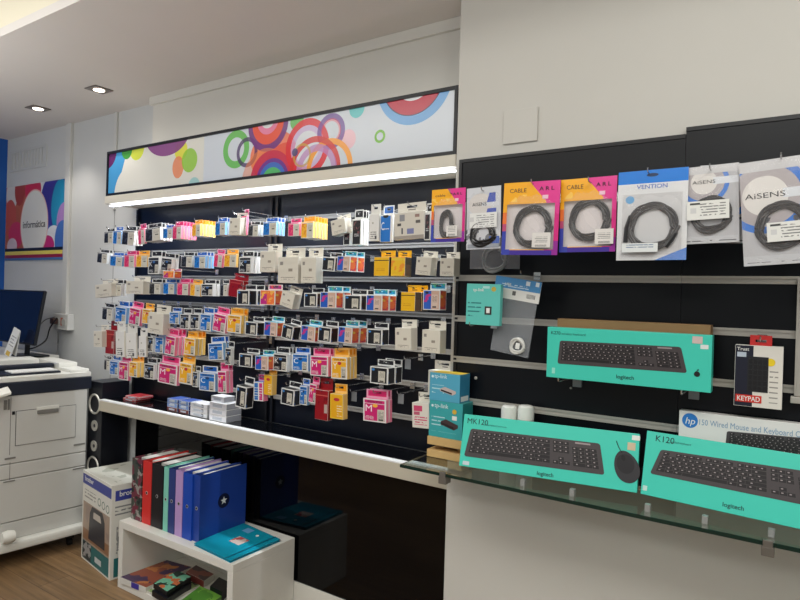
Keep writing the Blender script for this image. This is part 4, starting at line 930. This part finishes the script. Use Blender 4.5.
t = thing('outlet_box', 'white surface socket box on the wall right of the monitor', 'socket', (-4.27, YW-0.046, 1.255))
q = MB(); q.box(-0.09, 0.09, 0, 0.045, 0, 0.11); q.build('box', M_trunk, t, bevel=0.004)
for x in (-0.045, 0.04):
    q = MB(); q.lathe([(0.026, 0.0), (0.026, -0.003), (0.0, -0.002)], (x, -0.0005, 0.055), 'y', 20); q.build('socket_face', mat('socket_grey', (180,180,176), 0.5), t)
q = MB(); q.box(-0.07, -0.025, -0.04, -0.004, 0.04, 0.08); q.build('plug', mat('plug_brown', (70,50,44), 0.5), t, bevel=0.005)
q = MB(); q.box(0.0, 0.03, -0.002, -0.0005, 0.03, 0.085); q.build('red_label', mat('label_red', (190,110,90), 0.5), t)
# counter behind the printer
t = thing('counter', 'white counter behind the printer under the monitor', 'counter', (-4.75, 1.7, 0))
q = MB(); q.box(-0.45, 0.42, 0, 0.53, 1.04, 1.075); q.build('worktop', M_white, t, bevel=0.003)
q = MB(); q.box(-0.43, 0.40, 0.02, 0.53, 0, 1.0395); q.build('base_cabinet', M_wallb, t)
# monitor seen from behind/side
p = onY(42, 290, 1.98); p0 = onY(33, 343, 1.98)
t = thing('monitor', 'dark blue black computer monitor on the left counter', 'monitor', (-4.40, 1.98, 1.0755), (0, 0, 0))
mxr = p.x+4.40; zt = p.z-1.0755
M_mon = mat('monitor_screen', (10,20,44), 0.18); M_monf = mat('monitor_bezel', (14,16,22), 0.4)
mxb = p0.x+4.40+0.03
q = MB(); q.box(mxb-0.62, mxb, 0, 0.022, 0, zt-0.09); bz = q.build('bezel', M_monf, t, bevel=0.008); bz.location = (0, -0.010, 0.09); bz.rotation_euler = (-math.radians(9), 0, 0)
q = MB(); q.box(mxb-0.61, mxb-0.008, -0.002, -0.0002, 0.01, zt-0.10); q.build('screen', M_mon, bz)
q = MB(); q.tube([(mxr-0.3, 0.06, 0.012), (mxr-0.3, 0.065, 0.2)], 0.016, 12); q.build('stand', M_monf, t, smooth=True)
q = MB(); q.box(mxr-0.42, mxr-0.18, -0.01, 0.15, 0, 0.012); q.build('foot', M_monf, t, bevel=0.004)
# cables
def cable(pts, r, m, lab, name='power_cable'):
    q = MB(); P_ = [Vector(p) for p in pts]; out = []
    for i in range(len(P_)-1):
        a, b_, c_, d = P_[max(0, i-1)], P_[i], P_[i+1], P_[min(len(P_)-1, i+2)]
        for k in range(6):
            s = k/6; out.append(0.5*((2*b_)+(c_-a)*s+(2*a-5*b_+4*c_-d)*s*s+(3*b_-a-3*c_+d)*s**3))
    out.append(P_[-1]); q.tube(out, r, 6, 0); o = q.build(name, m, smooth=True); tag(o, lab, 'cable'); return o
W_ = lambda u, v, Y: tuple(onY(u, v, Y))
cable([W_(57,318,2.17), W_(50,328,2.15), W_(46,340,2.12), W_(36,347,2.05), W_(28,349,2.02)], 0.005, M_kblack, 'black power cable from the wall socket to the monitor')
cable([W_(55,317,2.175), W_(45,320,2.17), W_(38,328,2.15), W_(34,338,2.12), W_(30,345,2.08)], 0.004, mat('grey_cable', (120,120,118), 0.5), 'grey cable arching left from the wall socket')
cable([W_(58,331,2.235), W_(58,340,2.235), W_(57.5,356,2.235)], 0.004, mat('grey_cable', (120,120,118), 0.5), 'grey cable dropping straight down from the wall socket')
# tent card
a = onY(2, 353, 1.88); b_ = onY(16, 327, 1.88)
t = thing('leaflet_card', 'white leaflet card standing in front of the monitor', 'card', (onY(9,340,1.895).x-0.03, 1.895, 1.0785), (math.radians(-12), math.radians(14), 0))
q = MB(); q.box(-0.045, 0.045, -0.001, 0.001, 0.012, 0.20); q.build('front_leaf', paint('leaflet_print', (226,226,222), [('rect', 0, 0.03, 0.05, 0.03, (216,180,80)), ('lines', 0, 0.12, 0.06, 0.08, 0.02, 0.35, (150,150,150))], 0.5), t)
q = MB(); q.hexa([(-0.045,0.002,0.19),(0.045,0.002,0.19),(0.045,0.03,0.028),(-0.045,0.03,0.028),(-0.045,0.0012,0.2),(0.045,0.0012,0.2),(0.045,0.032,0.029),(-0.045,0.032,0.029)]); q.build('back_leaf', M_pwhite, t)

# printer: a big floor-standing copier; its long face looks toward +X
M_pr = mat('printer_grey', (198,197,192), 0.5, noise=0.01); M_prw = mat('printer_white', (222,221,214), 0.45); M_prd = mat('printer_dark_band', (26,32,46), 0.45); M_gap = mat('panel_gap', (84,84,84), 0.7); M_hand = mat('printer_handle', (120,118,114), 0.5)
yaw = math.atan2(0.054, 0.424)
t = thing('office_printer', 'large light grey floor-standing office printer at left', 'printer', (-3.585, 2.02, 0), (0, 0, -yaw*0.9))
# local frame: +X faces the room, Y runs along the face from -0.62 (left, out of frame) to 0
Mi = M_of(t).inverted()
def pf(u, v, xx=0.0):
    d = Mi.to_3x3() @ ray(u, v); o = Mi @ EYE; s = (xx-o.x)/d.x; p = o+d*s; return p.y, p.z
D0 = -0.55
ztop = pf(86, 389)[1]; zband = pf(60, 381)[1]
def band(name, z0, z1, m, x1=0.0, y0=-0.62, y1=0.0, x0=D0, bev=0.004): 
    q = MB(); q.box(x0, x1, y0, y1, z0, z1); return q.build(name, m, t, bevel=bev)
zb1 = pf(82, 466)[1]; zb2 = pf(82, 505.5)[1]; zb3 = pf(82, 452)[1]; zbase = pf(81.6, 522)[1]
band('upper_body', zb3+0.002, ztop, M_pr)
band('paper_drawer', zb1+0.002, zb3-0.002, M_pr)
band('paper_drawer', zb2+0.002, zb1-0.002, M_pr)
band('foot_panel', zbase, zb2-0.002, M_pr, x1=-0.002)
band('inner_frame', zbase+0.01, ztop-0.01, M_gap, x1=-0.02, y0=-0.6, y1=-0.01)
band('base', 0.088, zbase-0.001, M_prw, x1=0.05, y0=-0.64, y1=0.0, bev=0.015)
for y in (-0.55, -0.06):
    q = MB(); q.lathe([(0.02, -0.012), (0.022, 0), (0.02, 0.012)], (-0.05, y, 0.023), 'y', 16, caps=True); q.build('caster', M_kblack, t, smooth=True)
band('dark_band', ztop+0.001, zband+0.012, M_prd, x1=0.004, y1=0.022, bev=0.003)
# front door, handle and slots as raised panels
def panel(name, u0, v0, u1, v1, m, th=0.003, bev=0.001):
    a = pf(u0, v0); b_ = pf(u1, v1)
    y0, y1 = sorted((a[0], b_[0])); z0, z1 = sorted((a[1], b_[1]))
    q = MB(); q.box(0.0002, th, y0, y1, z0, z1); return q.build(name, m, t, bevel=bev)
def outline(u0, u1, vtl, vbl):   # dark seam round the access door
    y0 = pf(u0, vtl)[0]; y1 = pf(u1, vtl)[0]; z1 = pf(u0, vtl)[1]; z0 = pf(u0, vbl)[1]
    q = MB(); q.box(0.0002, 0.001, y0, y1, z0, z1); q.build('door_seam', M_gap, t)
    q = MB(); q.box(0.0012, 0.004, y0+0.003, y1-0.003, z0+0.003, z1-0.003); dr = q.build('access_door', M_pr, t, bevel=0.001)
    return dr, y0, y1, z0, z1
dr, y0, y1, z0, z1 = outline(15.8, 76, 411, 446)
q = MB(); hy0 = pf(37, 405)[0]; hy1 = pf(58, 405)[0]; hz = pf(47, 408)[1]; q.box(0.0042, 0.012, hy0, hy1, hz-0.028, hz-0.008); q.build('door_handle', M_hand, dr, bevel=0.003)
q = MB(); q.box(0.0042, 0.010, hy0-0.004, hy1+0.004, hz-0.006, hz+0.014); q.build('door_grip', M_prw, dr, bevel=0.003)
for (u_, v0_, v1_) in ((9.5,397,455),(9.5,462,480)):
    ya_, z0_ = pf(u_, v1_); yb_, z1_ = pf(u_, v0_); q = MB(); q.box(0.0002, 0.0008, ya_-0.0015, ya_+0.0015, z0_, z1_); q.build('seam', M_hand, t)
panel('latch_button', 12, 411.5, 14.8, 414.5, M_kblack, 0.004)
for (u0, v0, u1, v1) in ((73.5,446,85,442.5),(72.5,470,84.5,466.5),(4.5,460,15.5,456.5),(3,483,15,479.5)):
    panel('drawer_label', u0, v0, u1, v1, M_hand, 0.003)
panel('side_vent', 3.5, 410, 7, 400, M_hand, 0.003); panel('side_vent', 7.5, 410, 10, 399, M_hand, 0.003)
# scanner and document trays on top
zs0 = zband+0.0125
band('scanner_deck', zs0, zs0+0.028, M_prw, x1=-0.01, y0=-0.62, y1=0.024, x0=-0.55)
band('back_rim', zs0+0.0282, zs0+0.085, M_prw, x1=-0.40, y0=-0.62, y1=-0.13, x0=-0.55, bev=0.006)
band('side_rim', zs0+0.0282, zs0+0.070, M_prw, x1=-0.20, y0=-0.09, y1=0.020, x0=-0.55, bev=0.006)
band('side_rim', zs0+0.0282, zs0+0.045, M_prw, x1=-0.03, y0=-0.09, y1=0.020, x0=-0.198, bev=0.004)
band('scan_bed', zs0+0.0282, zs0+0.040, M_prd, x1=-0.06, y0=-0.61, y1=-0.13, x0=-0.395, bev=0.003)
q = MB(); q.box(-0.30, -0.24, -0.60, -0.10, zs0+0.0402, zs0+0.066); q.build('scan_bar', M_prd, t, bevel=0.008)
q = MB(); q.hexa([(-0.38,-0.58,zs0+0.066),(-0.16,-0.58,zs0+0.0405),(-0.16,-0.16,zs0+0.0405),(-0.38,-0.16,zs0+0.066),(-0.38,-0.58,zs0+0.070),(-0.16,-0.58,zs0+0.0445),(-0.16,-0.16,zs0+0.0445),(-0.38,-0.16,zs0+0.070)]); 
q = MB(); q.box(-0.20, -0.08, -0.38, -0.14, zs0+0.0402, zs0+0.046); q.build('paper_sheet', M_pwhite, t)
q = MB(); q.hexa([(0.02,-0.62,zs0-0.075),(0.08,-0.62,zs0-0.10),(0.08,-0.43,zs0-0.055),(0.02,-0.43,zs0-0.030),(0.02,-0.62,zs0-0.06),(0.08,-0.62,zs0-0.085),(0.08,-0.43,zs0-0.04),(0.02,-0.43,zs0-0.015)]); q.build('control_panel', M_prw, t, bevel=0.004)
# rounded stabiliser at the base
for y in (-0.55, -0.06):
    q = MB(); q.box(-0.065, -0.035, y-0.02, y+0.02, 0.0455, 0.0878); q.build('caster_housing', M_kblack, t)
ya, za = pf(8, 537, 0.055)
q = MB(); q.lathe([(0.03, -0.03), (0.036, 0.0), (0.03, 0.03)], (0.055, ya, za), 'y', 20, caps=True); q.build('stabiliser', M_prw, t, smooth=True)

# floor speaker
t = thing('floor_speaker', 'tall slim black floor speaker with silver driver rings beside the printer', 'speaker', (-3.627, 2.05, 0))
M_sp = mat('speaker_black', (20,22,30), 0.35)
q = MB(); q.box(0, 0.150, 0, 0.175, 0, 0.985); q.build('cabinet', M_sp, t, bevel=0.003)
M_ring = mat('driver_ring', (200,198,190), 0.3, metal=0.5); M_cone = mat('driver_cone', (60,60,64), 0.5)
def driver(v, big):
    p = onY(96.5 if big else 95.3, v, 2.05); z = p.z; x = 0.083; r = 0.063 if big else 0.032
    if big:
        q = MB(); q.lathe([(r, -0.006), (r*0.95, -0.012), (r*0.84, -0.011), (r*0.8, -0.004)], (x, -0.0005, z), 'y', 28); dr_ = q.build('driver_ring', M_ring, t, smooth=True)
        q = MB(); q.lathe([(r*0.79, -0.003), (r*0.3, 0.0), (0, -0.003)], (x, -0.001, z), 'y', 28); q.build('driver_cone', M_sp, dr_, smooth=True)
    else:
        q = MB(); q.lathe([(r, -0.0005), (r, -0.006), (r*0.85, -0.006), (r*0.3, -0.003), (0, -0.006)], (x, -0.0005, z), 'y', 24); tw = q.build('tweeter', M_ring, t, smooth=True)
        q = MB(); q.lathe([(r*0.35, -0.004), (0, -0.009)], (x, -0.001, z), 'y', 16); q.build('tweeter_dome', M_cone, tw, smooth=True)
driver(404, True); driver(425.5, False); driver(446, False); driver(467, True)

# carton with a portable machine printed on it
pA = onZ(109.3, 581, 0); pB = onZ(81, 557, 0)
yawb = math.atan2(pA.y-pB.y, pA.x-pB.x); bw = (pA-pB).length
t = thing('machine_carton', 'tall white carton picturing a dark portable machine, on the floor by the printer', 'carton', (pB.x, pB.y, 0), (0, 0, yawb))
bh = 0.505
lay = [('rect', bw/2, bh*0.91, bw, bh*0.11, (56,66,150)), ('rect', bw/2, bh*0.43, bw*0.92, bh*0.46, (172,150,132)), ('noise', bw/2, bh*0.42, bw*0.92, bh*0.44, 8, 0.55, (160,140,128)), ('rect', bw*0.5, bh*0.30, bw*0.92, bh*0.12, (150,112,84)),
       ('rect', bw/2, bh*0.12, bw*0.92, bh*0.2, (34,110,112)), ('rect', bw*0.2, bh*0.12, bw*0.3, bh*0.19, (160,160,160)), ('noise', bw*0.2, bh*0.12, bw*0.3, bh*0.19, 22, 0.5, (50,60,64)), ('rect', bw*0.60, bh*0.10, bw*0.22, bh*0.06, (200,206,206)),
       ('lines', bw*0.28, bh*0.75, bw*0.4, bh*0.10, 0.02, 0.4, (150,146,140)), ('ring', bw*0.6, bh*0.745, 0.022, 0.022, 0.75, (70,110,90)), ('ring', bw*0.74, bh*0.735, 0.022, 0.022, 0.75, (70,110,90)), ('ring', bw*0.88, bh*0.725, 0.022, 0.022, 0.75, (70,110,90))]
side = [('rect', 0.14, bh*0.88, 0.24, bh*0.11, (56,66,150)), ('lines', 0.12, bh*0.72, 0.2, bh*0.12, 0.02, 0.4, (130,130,130)), ('rect', 0.14, bh*0.12, 0.24, bh*0.2, (34,110,112)), ('noise', 0.06, bh*0.4, 0.06, bh*0.3, 30, 0.52, (150,150,150))]
q = MB(); q.box(0, bw, 0, 0.28, 0, bh, 0, front=1, right=2, top=3)
q.build('carton', [M_cardw, paint('machine_front', (224,222,214), lay, 0.4), paint('machine_side', (220,218,210), side, 0.4, 'yz'), paint('machine_top', (206,206,196), [('noise', bw/2, 0.14, bw*0.8, 0.2, 14, 0.56, (170,172,160))], 0.5, 'xy')], t, bevel=0.002)
q = MB(); cx_, cz_ = bw*0.54, bh*0.44
q.poly([(cx_-bw*0.29, -0.0006, cz_-bh*0.17), (cx_+bw*0.28, -0.0006, cz_-bh*0.17), (cx_+bw*0.26, -0.0006, cz_+bh*0.12), (cx_+bw*0.18, -0.0006, cz_+bh*0.21), (cx_-bw*0.18, -0.0006, cz_+bh*0.21), (cx_-bw*0.26, -0.0006, cz_+bh*0.12)], 0)
q.poly([(cx_-bw*0.13, -0.0009, cz_+bh*0.09), (cx_+bw*0.15, -0.0009, cz_+bh*0.09), (cx_+bw*0.11, -0.0009, cz_+bh*0.16), (cx_-bw*0.12, -0.0009, cz_+bh*0.16)], 1)
q.build('printed_machine', [mat('machine_print', (62,60,64), 0.4), mat('machine_handle_print', (196,186,174), 0.4)], t)
text('maker_lettering', 'brother', t, M_pwhite, bw*0.08, bh*0.895, w=bw*0.3, align='LEFT', bold=0.01)
text('maker_lettering', 'brother', t, M_pwhite, 0, 0, w=0.12, align='LEFT', bold=0.01, loc=(bw+0.0006, 0.04, bh*0.87), rot=(0,0,PI/2))

# ================================================================== WHITE CUBE SHELF AND WHAT STANDS IN IT
BX0, BX1, BY0, BY1, BZ = -2.935, -2.065, 1.842, 2.232, 0.345
t = thing('low_bookcase', 'low white open cube shelf on the floor holding binders', 'bookcase', (BX0, BY0, 0))
bw2, bd, th = BX1-BX0, BY1-BY0, 0.036
q = MB(); q.box(0, bw2, 0, bd, BZ-th, BZ); q.build('top_panel', M_white, t, bevel=0.0015)
q = MB(); q.box(0, bw2, 0, bd, 0.0, th); q.build('bottom_panel', M_white, t, bevel=0.0015)
q = MB(); q.box(0, th, 0, bd, th+0.0004, BZ-th-0.0004); q.build('side_panel', M_white, t, bevel=0.001)
q = MB(); q.box(bw2-th, bw2, 0, bd, th+0.0004, BZ-th-0.0004); q.build('side_panel', M_white, t, bevel=0.001)
q = MB(); q.box(th+0.0004, bw2-th-0.0004, bd-0.012, bd, th+0.0004, BZ-th-0.0004); q.build('back_panel', M_white, t)
def binder(u0, u1, cols, label, yf=1.895, h=0.32, d=0.275, lean=0.0, hole=True, emblem=False, spine=None, tpl='page'):
    a = onY(u0, 530, yf); c_ = onY(u1, 530, yf); w = c_.x-a.x
    t = thing('ring_binder', label, 'binder', (a.x, yf, BZ+0.0006), (0, lean, 0), 'binders on the white cube shelf')
    cm = cols if not isinstance(cols, tuple) else mat('binder_%d_%d_%d' % cols, cols, 0.35)
    q = MB(); n0 = 0.004
    # cover: spine and two boards as one folded shell
    pts = [(0,d),(0,0),(w,0),(w,d),(w-n0,d),(w-n0,n0),(n0,n0),(n0,d)]
    nb = len(q.v)
    for z in (0, h): q.v += [(x, y, z) for x, y in pts]
    for i in range(8):
        j = (i+1) % 8; q.f.append((nb+i, nb+j, nb+8+j, nb+8+i)); q.m.append(0)
    for base in (0, 8):
        for f_ in ((0,1,6,7),(1,2,5,6),(2,3,4,5)): q.f.append(tuple(nb+base+i for i in (f_ if base else f_[::-1]))); q.m.append(0)
    q.build('cover', cm, t)
    if w > 0.016:
        q = MB(); q.box(n0+0.001, w-n0-0.001, 0.05, d-0.015, 0.006, h-0.008); q.build('pages', mat('binder_pages', (200,198,192), 0.7), t)
    if hole:
        q = MB(); q.lathe([(0.009, 0.0), (0.009, -0.001), (0.0, -0.001)], (w/2, -0.0002, h*0.50), 'y', 16); fr = q.build('finger_ring', mat('finger_ring', (206,206,206), 0.3, metal=0.6), t)
        q = MB(); q.lathe([(0.006, -0.0014), (0.0, -0.0014)], (w/2, -0.0002, h*0.50), 'y', 16); q.build('finger_hole', M_kblack, fr)
    return t, w
pat = paint('patterned_cover', (60,70,62), [('noise', 0, 0.16, 1, 0.4, 18, 0.5, (110,40,58)), ('noise', 0, 0.16, 1, 0.4, 26, 0.58, (150,146,140), 3.0), ('noise', 0, 0.16, 1, 0.4, 22, 0.6, (30,40,36), 7.0)], 0.4)
pat2 = pat
binder(130.5, 140.5, pat, 'patterned green and maroon binder at left end of the row', hole=False, d=0.26)
binder(141.5, 150, (212,46,42), 'red binder between the patterned and the black binder')
binder(150.6, 161.5, (24,24,28), 'black binder right of the red one')
binder(162.6, 167.2, (130,206,186), 'thin mint green binder right of the black one', hole=True)
binder(167.6, 174, (44,62,124), 'navy blue binder between mint and lilac binders')
binder(174.5, 181.6, (184,150,204), 'lilac binder between navy and bright blue binders')
binder(182, 191, (24,72,176), 'bright blue binder between lilac and large blue binders')
bt, w = binder(192.9, 199.0, (34,66,150), 'large blue binder with star emblem, right end of the row', yf=1.905, d=0.29)
q = MB(); q.lathe([(0.036, 0.0006), (0.0, 0.0006)], (w+0.0002, 0.145, 0.165), 'x', 28); q.build('round_emblem', mat('emblem_navy', (20,26,60), 0.4), bt)
q = MB(); st = []
for i in range(10):
    a = PI/2 + i*PI/5; r = 0.021 if i % 2 == 0 else 0.009; st.append((w+0.0014, 0.145+r*math.cos(a), 0.165+r*math.sin(a)))
q.poly(st); q.build('star_emblem', M_pwhite, bt)
# teal folder lying flat
cs = [onZ(u, v, BZ+0.012) for u, v in ((194,543),(230.4,560.5),(280.5,539),(243,522.5))]
t = thing('elastic_folder', 'turquoise elastic folder lying flat beside the binders', 'folder', (cs[0].x, cs[0].y, BZ))
loc = [c_-Vector((cs[0].x, cs[0].y, BZ)) for c_ in cs]
M_fold = mat('folder_turquoise', (22,152,178), 0.2); 
def slab(pts, z0, z1, m=0):
    q = MB(); q.hexa([(p.x, p.y, z0) for p in pts] + [(p.x, p.y, z1) for p in pts]); return q
slab(loc, 0.009, 0.012).build('front_flap', M_fold, t, bevel=0.001)
slab(loc, 0.0005, 0.003).build('back_flap', M_fold, t, bevel=0.001)
cen = sum(loc, Vector())/4
slab([cen+(p-cen)*0.93 for p in loc], 0.0032, 0.0088).build('papers', mat('folder_papers', (190,205,210), 0.6), t)
def fold_pt(s, r): return (loc[0]*(1-s)+loc[1]*s)*(1-r) + (loc[3]*(1-s)+loc[2]*s)*r
def fold_quad(name, s0, s1, r0, r1, m, z=0.0123, th=0.0008):
    pts = [fold_pt(s0, r0), fold_pt(s1, r0), fold_pt(s1, r1), fold_pt(s0, r1)]; return slab(pts, z, z+th).build(name, m, t)
fold_quad('elastic_band', 0.86, 0.89, 0.0, 1.0, mat('folder_dark', (10,96,120), 0.4))
fold_quad('label', 0.40, 0.66, 0.40, 0.62, paint('folder_label', (206,190,180), [('noise', 0, 0, 2, 2, 30, 0.52, (196,80,80))], 0.5, 'xy'), 0.0123)
fold_quad('sticker', 0.25, 0.42, 0.78, 0.92, mat('folder_sticker', (110,170,215), 0.4))
p_ = fold_pt(0.62, 0.82); q = MB(); q.lathe([(0.008, 0.0), (0.008, 0.002), (0, 0.003)], (p_.x, p_.y, 0.0123), 'z', 16); q.build('snap_button', M_pwhite, t, smooth=True)

# books, cases and magazines in the cube
def flat_item(name, cat, label, px, zb_, th_, front, spine, top, nm2='cover'):
    cs = [onZ(u, v, zb_+th_) for u, v in px]
    o0 = Vector((cs[0].x, cs[0].y, zb_))
    t = thing(name, label, cat, o0, group='things lying in the cube shelf')
    L_ = [c_-o0 for c_ in cs]
    q = MB(); q.hexa([(p.x, p.y, 0.0004) for p in L_] + [(p.x, p.y, th_) for p in L_], 0, front=1, top=2, left=1); q.build(nm2, [front, spine, top], t, bevel=0.0006, seg=1)
    return t, L_
ZB = th+0.0004
purp = paint('book_cover_purple', (70,50,86), [('noise', 0, 0, 2, 2, 7, 0.5, (150,80,60)), ('noise', 0, 0, 2, 2, 12, 0.6, (190,120,70), 2.0)], 0.35, 'xy')
flat_item('book', 'book', 'large book with purple and orange cover and white spine in the cube', [(120,577),(146,587.5),(192,567),(167,560)], ZB, 0.03, mat('book_pages', (214,210,200), 0.6), paint('book_spine', (216,214,206), [('rect', 0.12, 0.015, 0.06, 0.03, (60,50,150))], 0.4), purp)
mag = paint('magazine_cover', (150,176,120), [('noise', 0, 0, 2, 2, 14, 0.5, (60,70,60)), ('noise', 0, 0, 2, 2, 20, 0.6, (220,220,214), 2.0)], 0.35, 'xy')
flat_item('magazine', 'magazine', 'green and white magazine under the black game cases', [(146,590),(168,601),(200,585),(178,576)], ZB, 0.012, mat('book_pages', (214,210,200), 0.6), mat('book_pages', (214,210,200), 0.6), mag)
blackc = mat('case_black', (22,22,26), 0.3)
flat_item('game_case', 'case', 'lower black case in the cube, under the picture case', [(152,590.5),(166.5,599),(191.5,583),(177.5,577)], ZB+0.0125, 0.028, blackc, blackc, blackc)
gp = paint('case_picture', (40,60,56), [('noise', 0, 0, 2, 2, 16, 0.48, (120,190,160)), ('noise', 0, 0, 2, 2, 22, 0.6, (200,110,70), 2.0)], 0.25, 'xy')
flat_item('game_case', 'case', 'upper black case with green picture on the cube stack', [(153.5,583),(167,591.5),(191,576.5),(178,570.5)], ZB+0.041, 0.026, blackc, blackc, gp)
gg = paint('green_case_cover', (120,180,70), [('noise', 0, 0, 2, 2, 10, 0.52, (80,140,50)), ('noise', 0, 0, 2, 2, 24, 0.62, (30,40,30), 4.0)], 0.3, 'xy')
flat_item('game_case', 'case', 'bright green case at front right inside the cube', [(176,604),(196,614),(223,595),(200,586)], ZB, 0.03, mat('case_green_edge', (90,140,60), 0.3), mat('case_green_edge', (90,140,60), 0.3), gg)
flat_item('book', 'book', 'reddish book lying at the back of the cube', [(186,572),(204,581),(214,574),(196,565)], ZB, 0.035, mat('book_pages', (214,210,200), 0.6), mat('book_red_spine', (130,60,54), 0.4), paint('book_red_cover', (140,80,70), [('noise', 0, 0, 2, 2, 12, 0.55, (80,60,64))], 0.35, 'xy'))
flat_item('game_case', 'case', 'plain black case at back right inside the cube', [(210,586),(222,592),(231,583),(219,577)], ZB, 0.05, blackc, blackc, mat('case_black_top', (36,36,42), 0.3))

# ================================================================== LIGHTS
def downlight(u, v, lab):
    p = onZ(u, v, ZC)
    t = thing('ceiling_downlight', lab, 'ceiling light', (p.x, p.y, ZC-0.0005), group='ceiling downlights')
    q = MB()
    n = len(q.v); s = 0.055
    q2 = MB(); q2.box(-s, s, -s, s, -0.006, -0.0002); q2.build('trim_plate', mat('downlight_trim', (120,112,106), 0.4, metal=0.3), t, bevel=0.002)
    q = MB(); q.lathe([(0.0, -0.008), (0.030, -0.008), (0.030, -0.0062)], (0, 0, 0), 'z', 24); q.build('lamp', mat('lamp_glow', (255,250,240), 0.5, emit=(255,240,220), estr=9.0), t)
    ld = bpy.data.lights.new('downlight_beam', 'SPOT'); ld.energy = 14; ld.spot_size = math.radians(100); ld.spot_blend = 0.6; ld.shadow_soft_size = 0.03; ld.color = (1, 0.93, 0.84)
    lo = bpy.data.objects.new('downlight_beam', ld); COL.objects.link(lo); lo.parent = t; lo.location = (0, 0, -0.02)
downlight(38, 108, 'left of the two square ceiling spotlights'); downlight(99, 89, 'right of the two square ceiling spotlights')
def area(name, loc, rot, sx, sy, e, col=(1,1,1), spread=PI):
    ld = bpy.data.lights.new(name, 'AREA'); ld.shape = 'RECTANGLE'; ld.size = sx; ld.size_y = sy; ld.energy = e; ld.color = col
    ld.spread = spread
    o = bpy.data.objects.new(name, ld); COL.objects.link(o); o.location = loc; o.rotation_euler = rot; return o
area('led_strip_light', ((SX0+SX1)/2, SY+0.020, 2.0335), (0, 0, 0), 2.28, 0.03, 19, (0.90, 0.95, 1.0), math.radians(146))
area('fill_up_left', (-3.7, 0.35, 1.85), (PI, 0, 0), 1.4, 0.5, 25, (0.985, 1, 0.965))  # added fill aimed up at the left ceiling, no fixture there
area('fill_up_right', (0.75, 0.3, 1.85), (PI, 0, 0), 0.9, 0.5, 26, (0.985, 1, 0.965))  # added fill out of view at right, lifts the ceiling and upper wall
area('fill_up_rear', (-1.5, -0.8, 1.7), (PI, 0, 0), 2.4, 0.5, 50, (0.985, 1, 0.965))  # added upward fill behind the camera, brightens the ceiling by bounce
area('fill_down_near', (0.4, 0.2, ZC+0.23), (0, 0, 0), 1.6, 0.9, 34, (0.99, 1, 0.955))  # unseen fill added overhead for general brightness
area('fill_down_left', (-2.6, 0.1, ZC+0.23), (0, 0, 0), 1.8, 0.9, 30, (0.99, 1, 0.955))  # added soft fill above the left of the room
area('fill_down_rear', (-0.9, -1.8, ZC+0.23), (0, 0, 0), 2.4, 0.9, 40, (0.99, 1, 0.955))  # added overhead fill behind the camera, evens out the room light
w = bpy.data.worlds.new('room_air'); S.world = w; w.use_nodes = True
w.node_tree.nodes['Background'].inputs['Color'].default_value = (0.74, 0.785, 0.765, 1); w.node_tree.nodes['Background'].inputs['Strength'].default_value = 0.5

# ================================================================== CAMERA
cam = bpy.data.cameras.new('camera'); cam.sensor_fit = 'HORIZONTAL'; cam.sensor_width = 36; cam.lens = F_PX/800*36; cam.clip_start = 0.05
co = bpy.data.objects.new('camera', cam); COL.objects.link(co)
c0, s0 = math.cos(ROLL), math.sin(ROLL)
X = (ray(CX+F_PX, CY) - ray(CX, CY)).normalized(); Yd = (ray(CX, CY+F_PX) - ray(CX, CY)).normalized(); Zf = ray(CX, CY).normalized()
Mx = Matrix((X, -Yd, -Zf)).transposed().to_4x4(); Mx.translation = EYE
co.matrix_world = Mx
S.camera = co
S.view_settings.view_transform = 'Standard'; S.view_settings.look = 'None'; S.view_settings.gamma = 1; S.view_settings.exposure = -0.07
try: S.view_settings.use_curve_mapping = False
except Exception: pass
